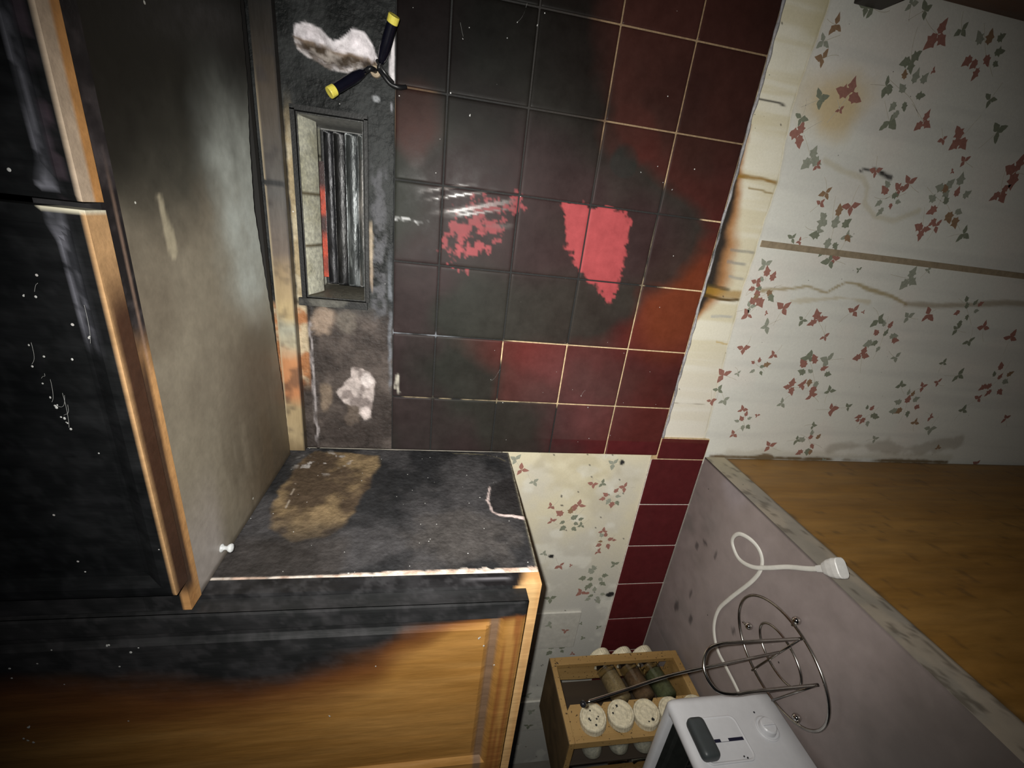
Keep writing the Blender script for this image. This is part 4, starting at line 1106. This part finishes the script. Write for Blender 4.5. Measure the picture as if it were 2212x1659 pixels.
o = finish('cable_stub', bm, mat_flat('tan_cable', (.33, .26, .18), .7, noise=.3, nscale=200), loc=(.5555, .008, 1.5485)); tag(o, 'round tan cable stub at the edge of the torn white plaster', 'cable')

# ------------------------------------------------------------------ chrome paper towel stand
CH = mat_flat('worn_chrome', (.42, .40, .37), .20, metal=1.0, noise=.25, nscale=90)
st = empty('paper_towel_holder', (-.170, -.296, CTR)); tag(st, 'tarnished chrome wire paper towel holder standing beside the toaster', 'paper towel holder')
def ell(cx, cy, ax, ay, z, n=64, rot=0.0):
    return [Vector((cx + ax * math.cos(t) * math.cos(rot) - ay * math.sin(t) * math.sin(rot), cy + ax * math.cos(t) * math.sin(rot) + ay * math.sin(t) * math.cos(rot), z)) for t in [2 * math.pi * k / n for k in range(n)]]
bm = bmesh.new(); add_tube(bm, ell(-.1665, -.296, .067, .090, CTR + .0095, rot=-.12), .0022, 10, closed=True); finish('outer_ring', bm, CH, st, smooth=True)
bm = bmesh.new(); add_tube(bm, ell(-.161, -.296, .028, .044, CTR + .0095, rot=-.2), .0018, 10, closed=True); finish('inner_ring', bm, CH, st, smooth=True)
bm = bmesh.new(); add_tube(bm, smooth_path([(-.104, -.314, CTR + .0118), (-.103, -.314, 1.02), (-.102, -.316, 1.058), (-.106, -.322, 1.078), (-.118, -.338, 1.088), (-.131, -.355, 1.078), (-.1345, -.360, 1.055), (-.1345, -.359, 1.02), (-.134, -.358, CTR + .0118)], 8), .0022, 10); finish('guard_arch', bm, CH, st, smooth=True)
bm = bmesh.new()
for a, b in (((-.104, -.314), (-.232, -.272)), ((-.134, -.358), (-.232, -.318))):
    bm = bmesh.new(); add_tube(bm, [(a[0], a[1], CTR + .0125), (b[0], b[1], CTR + .0125)], .0016, 8)
    finish('cross_wire', bm, CH, st, smooth=True)
bm = bmesh.new(); add_tube(bm, smooth_path([(-.155, -.297, CTR + .0125), (-.153, -.305, .99), (-.154, -.318, 1.11), (-.163, -.327, 1.18), (-.1725, -.333, 1.238)], 8), .0019, 10); finish('post', bm, CH, st, smooth=True)
bm = bmesh.new(); add_sphere(bm, (-.174, -.334, 1.243), .0042); finish('finial', bm, mat_flat('dark_finial', (.03, .03, .035), .15, metal=.6), st, smooth=True)
for p in ((-.183, -.232), (-.093, -.294), (-.215, -.352)):
    bm = bmesh.new(); add_sphere(bm, (p[0], p[1], CTR + .0062), .0060); finish('ball_foot', bm, mat_flat('chrome_ball', (.60, .58, .55), .10, metal=1.0), st, smooth=True)
for p, q in (((-.183, -.232), (-.185, -.222)), ((-.093, -.294), (-.103, -.294))):
    bm = bmesh.new(); add_tube(bm, [(p[0], p[1], CTR + .009), (q[0], q[1], CTR + .0095)], .0016, 8)
    finish('foot_wire', bm, CH, st, smooth=True)

# ------------------------------------------------------------------ toaster
tx0, tx1, ty0, ty1, tz0, tz1 = -.50, -.2370, -.472, -.2955, CTR + .004, 1.0885
WH = mat_flat('white_toaster_plastic', (.56, .56, .58), .32, noise=.06, nscale=30, spec=.5)
ts = empty('toaster', ((tx0 + tx1) / 2, (ty0 + ty1) / 2, CTR)); tag(ts, 'white plastic toaster with grey lever at the end of the worktop', 'toaster')
bm = bmesh.new()
# shell: rounded prism with an open well in its top
def rrect(x0, x1, y0, y1, r, n=7):
    out = []
    for cx, cy, a0 in ((x1 - r, y1 - r, 0), (x0 + r, y1 - r, 90), (x0 + r, y0 + r, 180), (x1 - r, y0 + r, 270)):
        for k in range(n + 1):
            a = math.radians(a0 + 90 * k / n); out.append((cx + r * math.cos(a), cy + r * math.sin(a)))
    return out
def loop(ins, z, r): return [bm.verts.new((x, y, z)) for x, y in rrect(tx0 + ins, tx1 - ins, ty0 + ins, ty1 - ins, max(r - ins, .004))]
levels = [(.004, tz0, .015), (0.000, tz0 + .004, .015), (-.0005, tz0 + .03, .015), (.000, tz1 - .026, .014), (.0010, tz1 - .009, .013), (.0032, tz1 - .0034, .013), (.0070, tz1 - .0008, .013), (.012, tz1, .014), (.0165, tz1 - .0006, .020), (.0185, tz1 - .003, .022), (.0200, tz1 - .010, .024)]
L_ = [loop(*q) for q in levels]
for A, B in zip(L_, L_[1:]):
    for k in range(len(A)): bm.faces.new((A[k], A[(k + 1) % len(A)], B[(k + 1) % len(A)], B[k]))
bm.faces.new(L_[0][::-1])
o = finish('shell', bm, WH, ts, smooth=True)
bm = bmesh.new(); L_ = [[bm.verts.new((x, y, z)) for x, y in rrect(tx0 + i, tx1 - i, ty0 + i, ty1 - i, max(.02 - i, .004))] for i, z in ((.0200, tz1 - .0095), (.0206, tz1 - .020), (.0235, tz1 - .0215), (.026, tz1 - .022), (.027, tz1 - .075))]
for A, B in zip(L_, L_[1:]):
    for k in range(len(A)): bm.faces.new((A[k], A[(k + 1) % len(A)], B[(k + 1) % len(A)], B[k]))
bm.faces.new(L_[-1])
finish('toasting_well', bm, mat_flat('dark_well', (.018, .020, .018), .45, noise=.3), ts)
bm = bmesh.new()
for y in (-.350, -.382, -.418):
    for x in np.arange(-.465, -.285, .022): add_tube(bm, [(x, y, tz1 - .074), (x, y, tz1 - .022)], .0008, 6)
    add_tube(bm, [(-.47, y, tz1 - .023), (-.28, y, tz1 - .023)], .0011, 6)
finish('bread_guides', bm, mat_flat('guide_wire', (.05, .05, .05), .4, metal=.7), ts)
xe = tx1 + .0004
# lever bay: a flat raised plate with a rounded border
bm = bmesh.new()
bay = (-.386, -.329, 1.000, 1.075)
def yz_round(x, y0, y1, z0, z1, r, n=6):
    return [bm.verts.new((x, a, b)) for a, b in rrect(y0, y1, z0, z1, r, n)]
A = yz_round(xe - .003, bay[0], bay[1], bay[2], bay[3], .010); B = yz_round(xe + .0014, bay[0] + .0006, bay[1] - .0006, bay[2] + .0006, bay[3] - .0006, .0095)
Cc = yz_round(xe + .0018, bay[0] + .0018, bay[1] - .0018, bay[2] + .0018, bay[3] - .0018, .0085); D_ = yz_round(xe + .0008, bay[0] + .0035, bay[1] - .0035, bay[2] + .0035, bay[3] - .0035, .0075)
for P_, Q_ in ((A, B), (B, Cc), (Cc, D_)):
    for k in range(len(P_)): bm.faces.new((P_[k], P_[(k + 1) % len(P_)], Q_[(k + 1) % len(P_)], Q_[k]))
bm.faces.new(D_); bm.faces.new(A[::-1])
finish('lever_bay', bm, WH, ts, smooth=False)
bm = bmesh.new(); add_box(bm, (xe + .0003, -.3615, 1.0045), (xe + .0013, -.3575, 1.058), .0004); finish('lever_slot', bm, mat_flat('slot_black', (.008, .008, .025), .5), ts)
bm = bmesh.new(); add_box(bm, (xe + .0010, -.3613, 1.028), (xe + .0020, -.3577, 1.040), .0003); finish('slot_tab', bm, WH, ts)
bm = bmesh.new(); add_box(bm, (xe + .0015, -.3845, 1.0575), (xe + .0190, -.3350, 1.0830), .0085, 5); o = finish('lever', bm, mat_flat('grey_lever', (.040, .046, .048), .45, noise=.1), ts, smooth=True); o['label'] = 'dark grey lever knob'
bm = bmesh.new(); add_lathe(bm, [(0, -.002), (.0165, -.002), (.0165, .0012), (.0150, .0022), (.0142, .0012), (.0118, .0012), (.0110, .0085), (.0095, .0100), (0, .0102)], (xe, -.351, .960), (1, 0, 0), 36)
add_box(bm, (xe + .0098, -.3522, .952), (xe + .0125, -.3498, .970), .0006)
finish('browning_dial', bm, WH, ts, smooth=False)
for a_, b_, r_, h_ in ((-.3290, .9640, .0013, .0006), (-.380, 1.018, .0010, .0018), (-.382, 1.014, .0011, .0018)):
    bm = bmesh.new(); add_cyl(bm, (xe - .001, a_, b_), (xe + h_, a_, b_), r_); finish('soot_speck', bm, mat_flat('speck', (.03, .03, .035), .6), ts)
for x in (-.47, -.282):
    for y in (-.445, -.322):
        bm = bmesh.new(); add_cyl(bm, (x, y, CTR + .0004), (x, y, tz0 + .004), .008); finish('foot', bm, mat_flat('rubber', (.03, .03, .03), .7), ts)
# cord
CORD = mat_flat('white_cord', (.62, .60, .55), .45, noise=.08, nscale=80)
pts = [(-.310, -.300, .926), (-.3035, -.262, .919), (-.298, -.222, .9178), (-.292, -.192, .9178), (-.266, -.169, .9178), (-.228, -.164, .9178), (-.184, -.177, .9178), (-.112, -.204, .9178), (-.077, -.209, .9180), (-.056, -.199, .9205), (-.048, -.181, .926), (-.055, -.158, .929), (-.074, -.146, .927), (-.089, -.150, .925), (-.098, -.171, .9245), (-.087, -.199, .9245), (-.066, -.222, .9215), (-.038, -.248, .9185), (-.012, -.277, .9182), (.006, -.294, .9185)]
bm = bmesh.new(); path = smooth_path(pts, 10)
add_tube(bm, path, .003, 14, flat=(.0036, .0019)); o = finish('power_cord', bm, CORD, ts, smooth=True); o['label'] = 'white flat power cord looping over the worktop'
cord = o
d = Vector((.030, -.028, -.0005)).normalized(); s = d.cross(Vector((0, 0, 1))).normalized(); p = Vector((.002, -.2905, .9186))
def at(l, w_, h): return p + d * l + s * w_ + Vector((0, 0, h))
bm = bmesh.new()
secs = [(0, .0045, .0030), (.010, .0052, .0036), (.0115, .0075, .0045), (.020, .0110, .0068), (.030, .0130, .0082), (.0375, .0130, .0084), (.0385, .0118, .0075)]
rings = []
for l, a, b in secs:
    ring = []
    for k in range(20):
        t = 2 * math.pi * k / 20; c_, s_ = math.cos(t), math.sin(t); e_ = .55
        ring.append(bm.verts.new(at(l, a * math.copysign(abs(c_) ** e_, c_), .0045 + b * math.copysign(abs(s_) ** e_, s_))))
    rings.append(ring)
for A, B in zip(rings, rings[1:]):
    for k in range(20): bm.faces.new((A[k], A[(k + 1) % 20], B[(k + 1) % 20], B[k]))
bm.faces.new(rings[0][::-1]); bm.faces.new(rings[-1])
plug = finish('plug', bm, mat_flat('plug_white', (.60, .585, .56), .4, noise=.1, nscale=100), cord, smooth=False)
for h in (-1, 1):      # the blades point down past the worktop edge
    bm = bmesh.new(); q_ = [at(.0240 + u, h * .0062 + v, w_) for w_ in (-.003, -.016) for u, v in ((-.003, -.0008), (.003, -.0008), (.003, .0008), (-.003, .0008))]
    vs8 = [bm.verts.new(v) for v in q_]
    for f in ((0, 1, 2, 3), (4, 5, 6, 7), (0, 1, 5, 4), (1, 2, 6, 5), (2, 3, 7, 6), (3, 0, 4, 7)): bm.faces.new([vs8[i] for i in f])
    finish('prong', bm, mat_flat('brass_prong', (.5, .42, .25), .35, metal=1.0), cord)

# ------------------------------------------------------------------ revolving spice rack with jars
RW = mat_wood('pale_rack_wood', (.235, .135, .042), (.36, .225, .085), scale=20, stretch=(1, 1, .12), rough=.5, specks=.34)
RWD = mat_wood('rack_inner_wood', (.018, .011, .006), (.035, .022, .011), scale=20, rough=.7)  # darker copy of the rack wood, with the interior shade put into its colour
RX0, RX1, RY0, RY1, RZ = -.566, -.415, -.256, -.105, 1.200
sr = empty('spice_rack', ((RX0 + RX1) / 2, (RY0 + RY1) / 2, CTR)); tag(sr, 'light wood tower spice rack standing against the wall beside the toaster', 'spice rack')
cxr, cyr = (RX0 + RX1) / 2, (RY0 + RY1) / 2
bm = bmesh.new(); add_box(bm, (RX0, RY0, RZ - .012), (RX1, RY1, RZ), .0015)
for f_ in bm.faces:
    if min(v.co.z for v in f_.verts) > RZ - .0016: f_.material_index = 1
finish('top_board', bm, [RW, mat_wood('shaded_top_wood', (.055, .034, .012), (.11, .07, .028), scale=20, rough=.7)], sr)  # top face gets a darker wood: its shade at grazing light is painted in
bm = bmesh.new(); add_box(bm, (RX0, RY0, CTR + .006), (RX1, RY1, CTR + .020), .0015); finish('base_board', bm, RW, sr)
bm = bmesh.new(); add_cyl(bm, (cxr, cyr, CTR + .0003), (cxr, cyr, CTR + .006), .055, n=40); finish('turntable', bm, RWD, sr)
ZB, ZT = CTR + .020, RZ - .012
ROWS = [.948, .996, 1.046, 1.0965, 1.148]
ROWS_A = [.9365, .9835, 1.0305, 1.0800]       # the column that points to the wall sits lower
H = .151 / 2
def R4(k, v):                             # quarter turns about the tower's axis
    x, y = v[0], v[1]
    for _ in range(k): x, y = y, -x
    return Vector((cxr + x, cyr + y, v[2]))
def box4(bm, k, a, b, bev=.0008):
    A = R4(k, a); B = R4(k, b); add_box(bm, A, B, bev)
# side k=0 is the one facing right (+X): far post, window, drilled panel
for k in range(4):
    b = bmesh.new(); box4(b, k, (H - .010, H - .016, ZB), (H, H, ZT)); finish('corner_post', b, RW, sr)
    # drilled panel with round holes
    rows = ROWS if k % 2 == 0 else ROWS_A
    b = bmesh.new(); y0, y1 = -H + .004, -.014; yc = -H + .029
    zs_ = sorted(set([ZB] + [(rows[i] + rows[i + 1]) / 2 for i in range(len(rows) - 1)] + [ZT]))
    for xi in (H - .001, H - .007):
        for i, zc in enumerate(rows):
            za, zb_ = zs_[i], zs_[i + 1]; n = 24
            inner = [b.verts.new(R4(k, (xi, yc + .0205 * math.cos(2 * math.pi * q / n), zc + .0205 * math.sin(2 * math.pi * q / n)))) for q in range(n)]
            def onrect(t):
                c_, s_ = math.cos(t), math.sin(t)
                ty = ((y1 - yc) if c_ > 0 else (yc - y0)) / max(abs(c_), 1e-6); tz = ((zb_ - zc) if s_ > 0 else (zc - za)) / max(abs(s_), 1e-6)
                m = min(ty, tz); return (xi, yc + m * c_, zc + m * s_)
            outer = [b.verts.new(R4(k, onrect(2 * math.pi * q / n))) for q in range(n)]
            for q in range(n): b.faces.new((inner[q], inner[(q + 1) % n], outer[(q + 1) % n], outer[q]))
    finish('drilled_panel', b, RW, sr)
    b = bmesh.new(); box4(b, k, (-.012, -.016, ZB), (H - .012, -.012, ZT)); finish('divider', b, RWD, sr)
for zc in ZB + np.arange(5) * 0: pass
CAP = mat_flat('cream_lid', (.58, .52, .38), .5, noise=.30, nscale=150, bump=.25)
GL = mat_flat('jar_glass', (.90, .92, .88), .05, trans=1.0, spec=.6)
SPICE = [mat_flat('spice_' + n_, c, .8, noise=.35, nscale=260) for n_, c in (('brown', (.17, .10, .05)), ('tan', (.34, .25, .13)), ('green', (.12, .13, .06)), ('pale', (.62, .59, .50)))]
SOOTSPOT = mat_flat('soot_flake', (.012, .012, .012), .7)
def make_jar(spots=()):
    """local frame: cap face towards +X, mouth at x = 0; length runs to -X"""
    e = empty('spice_jar', (0, 0, 0))
    b = bmesh.new(); add_lathe(b, [(0, -.082), (.0165, -.082), (.0185, -.079), (.0190, -.074), (.0190, -.016), (.0180, -.010), (.0160, -.006), (.0158, .002)], (0, 0, 0), (1, 0, 0), 28)
    g = finish('glass_body', b, GL, smooth=True); g.parent = e
    b = bmesh.new(); add_lathe(b, [(0, -.0795), (.0160, -.0795), (.0172, -.076), (.0172, -.030), (0, -.026)], (0, 0, 0), (1, 0, 0), 22)
    f = finish('contents', b, SPICE[0], smooth=True); f.parent = e
    b = bmesh.new(); n = 60; prof = [(.0210, .0), (.0232, .0008), (.0232, .0135), (.0222, .0155), (.0200, .0160), (.0188, .0132), (.0120, .0130), (.0112, .0140), (.0, .0140)]
    rings = []
    for r, h in prof:
        rings.append([b.verts.new((h, (r + (.0004 if (q % 2 and .0205 < r) else 0)) * math.cos(2 * math.pi * q / n), (r + (.0004 if (q % 2 and .0205 < r) else 0)) * math.sin(2 * math.pi * q / n))) for q in range(n)] if r > 0 else [b.verts.new((h, 0, 0))])
    for A, B in zip(rings, rings[1:]):
        for q in range(n):
            u = []
            for v in (A[q], A[(q + 1) % n], B[(q + 1) % len(B)], B[q % len(B)]):
                if v not in u: u.append(v)
            b.faces.new(u)
    b.faces.new(rings[0][::-1])
    c_ = finish('lid', b, CAP, smooth=False); c_.parent = e
    return e, g, f, c_
proto = make_jar()
used = [False]
def place_jar(loc, k, tilt, spice, label, group, spots=()):
    """k quarter turns; tilt raises the lid"""
    e, g, f, c_ = proto
    if used[0]:
        e2_ = e.copy(); C.objects.link(e2_)
        for ch in (g, f, c_):
            q = ch.copy(); C.objects.link(q); q.parent = e2_
            if ch is f and f.data is not SPICE: q.data = ch.data.copy(); q.data.materials[0] = SPICE[spice]
        e = e2_
    else:
        used[0] = True; f.data.materials[0] = SPICE[spice]
    # lid direction: +X turned by k quarter turns (same sense as R4), then tipped upwards
    ang = -math.pi / 2 * k
    e.rotation_euler = (Matrix.Rotation(ang, 4, 'Z') @ Matrix.Rotation(-tilt, 4, 'Y')).to_euler()
    e.location = loc; e['label'] = label; e['category'] = 'spice jar'; e['group'] = group
    if spots:
        b = bmesh.new(); rr = random.Random(int(loc[2] * 1e4))
        for y, z, r in spots:
            n = 9; vs_ = [b.verts.new((.0146, y + r * rr.uniform(.6, 1.3) * math.cos(6.283 * q / n), z + r * rr.uniform(.6, 1.3) * math.sin(6.283 * q / n))) for q in range(n)]
            b.faces.new(vs_)
        me = bpy.data.meshes.new('soot_flakes'); b.to_mesh(me); b.free(); me.materials.append(SOOTSPOT)
        o_ = bpy.data.objects.new('soot_flakes', me); C.objects.link(o_); o_.parent = e
    return e
yc = -H + .029
ORD = ['bottom', 'second', 'middle', 'fourth', 'top']
SP = {4: [(-.0015, .0075, .0022), (-.0045, .006, .0018), (.011, .002, .0016), (-.004, -.0055, .0018), (-.001, -.0095, .0014), (-.0130, -.0015, .0018)], 3: [(.0125, .0030, .0026), (.0025, .0135, .0022), (.010, .010, .001)], 2: [(-.013, -.0065, .0028), (-.015, .002, .0016)]}
for i, zc in enumerate(ROWS):
    lab = {4: 'topmost cream-lidded spice jar facing the stove gap, lid flecked with soot', 3: 'cream-lidded spice jar just below the topmost one facing the stove gap', 2: 'cream-lidded spice jar facing the stove gap, partly behind the toaster',
           1: 'spice jar second from the bottom of the column facing the stove gap', 0: 'bottom spice jar of the column facing the stove gap'}[i]
    place_jar(R4(0, (H + .002 + .004 * (i == 3), yc, zc)), 0, .16, 3, lab, 'spice jars in the wooden rack', SP.get(i, ()))
for i, zc in enumerate(ROWS_A):
    if i == 3: lab = 'topmost spice jar pointing its cream lid at the wall'
    elif i == 2: lab = 'middle spice jar pointing its cream lid at the wall'
    elif i == 1: lab = 'lower spice jar pointing its cream lid at the wall, lid largest and nearest the worktop'
    else: lab = 'bottom spice jar on the wall side of the rack'
    if i == 0: continue          # that hole is empty
    place_jar(R4(3, (H + .004, yc, zc)), 3, .20 + .0 * (i % 2), (i + 1) % 3, lab, 'spice jars in the wooden rack')
for i, zc in enumerate(ROWS_A[1:]):
    place_jar(R4(1, (H + .003, yc, zc)), 1, .15, (i + 2) % 4, 'cream-lidded spice jar on the room side of the rack, ' + ('lower', 'middle', 'upper')[i] + ' of its column', 'spice jars in the wooden rack')

# ------------------------------------------------------------------ small pale ash flakes caught on the soot
FLK_A = [(0.316, 1.728), (0.316, 1.721), (0.273, 1.727), (0.233, 1.729), (0.225, 1.728), (0.22, 1.725), (0.215, 1.724), (0.281, 1.734), (0.252, 1.733), (0.265, 1.736), (0.272, 1.71), (0.289, 1.696), (0.073, 1.746), (0.394, 1.715), (0.194, 1.71), (0.224, 1.726), (0.235, 1.728), (0.241, 1.731)]
FLK_B = [(-0.068, 1.854), (-0.082, 1.856), (-0.043, 1.765), (-0.042, 1.763), (-0.074, 1.76), (-0.182, 1.868), (-0.178, 1.871), (-0.186, 1.864), (-0.16, 1.862), (-0.054, 1.746), (-0.048, 1.738), (-0.061, 1.388), (-0.074, 1.381), (-0.109, 1.365), (-0.098, 1.505), (-0.182, 1.559), (-0.045, 1.813)]
FLK_C = [(0.617, 1.435), (0.614, 1.386), (0.633, 1.349), (0.632, 1.375), (0.522, 1.427), (0.496, 1.146), (0.476, 1.132), (0.468, 1.115), (0.485, 1.17), (0.544, 1.454), (0.142, 1.362), (-0.002, 1.125), (0.123, 1.268), (0.034, 1.166), (0.042, 1.125), (0.604, 1.442), (0.222, 1.168), (0.431, 1.346), (0.098, 1.18), (0.12, 1.197), (0.489, 1.465)]
ASH = mat_flat('pale_ash', (.42, .42, .41), .7, noise=.2)
def flakes(L, y, parent, size, tails):
    r_ = random.Random(len(L)); b = bmesh.new()
    for k, (x, z) in enumerate(L):
        s_ = size * r_.uniform(.55, 1.35)
        add_sphere(b, (x, y, z), s_, 1, .35, r_.uniform(.6, 1.1), 8)
        if r_.random() < .4: add_sphere(b, (x + s_ * 1.1, y, z + s_ * r_.uniform(-1, 1)), s_ * .6, 1, .4, 1, 6)
        if tails and r_.random() < .45:      # a hair of soot string trails from the flake
            L_ = r_.uniform(.010, .026); a = r_.uniform(-.5, .9)
            p = [(x + L_ * t * math.cos(a) + .004 * math.sin(3 * t + k), y + .0002, z - L_ * t * math.sin(a) + .003 * t * t) for t in (0, .25, .5, .75, 1)]
            add_tube(b, smooth_path(p, 3), .00008, 4)
    o_ = finish('ash_flakes', b, ASH, parent); o_['kind'] = 'stuff'
    return o_
rdoor = [q for q in rc.children if q.name.startswith('door')][0]
ldoor = [q for q in lc.children if q.name.startswith('door')][0]
flakes(FLK_A, -.3374, rdoor, .0010, True)
flakes(FLK_B, -.3194, ldoor, .0012, False)
flakes(FLK_C, -.0003, tiles, .0009, True)
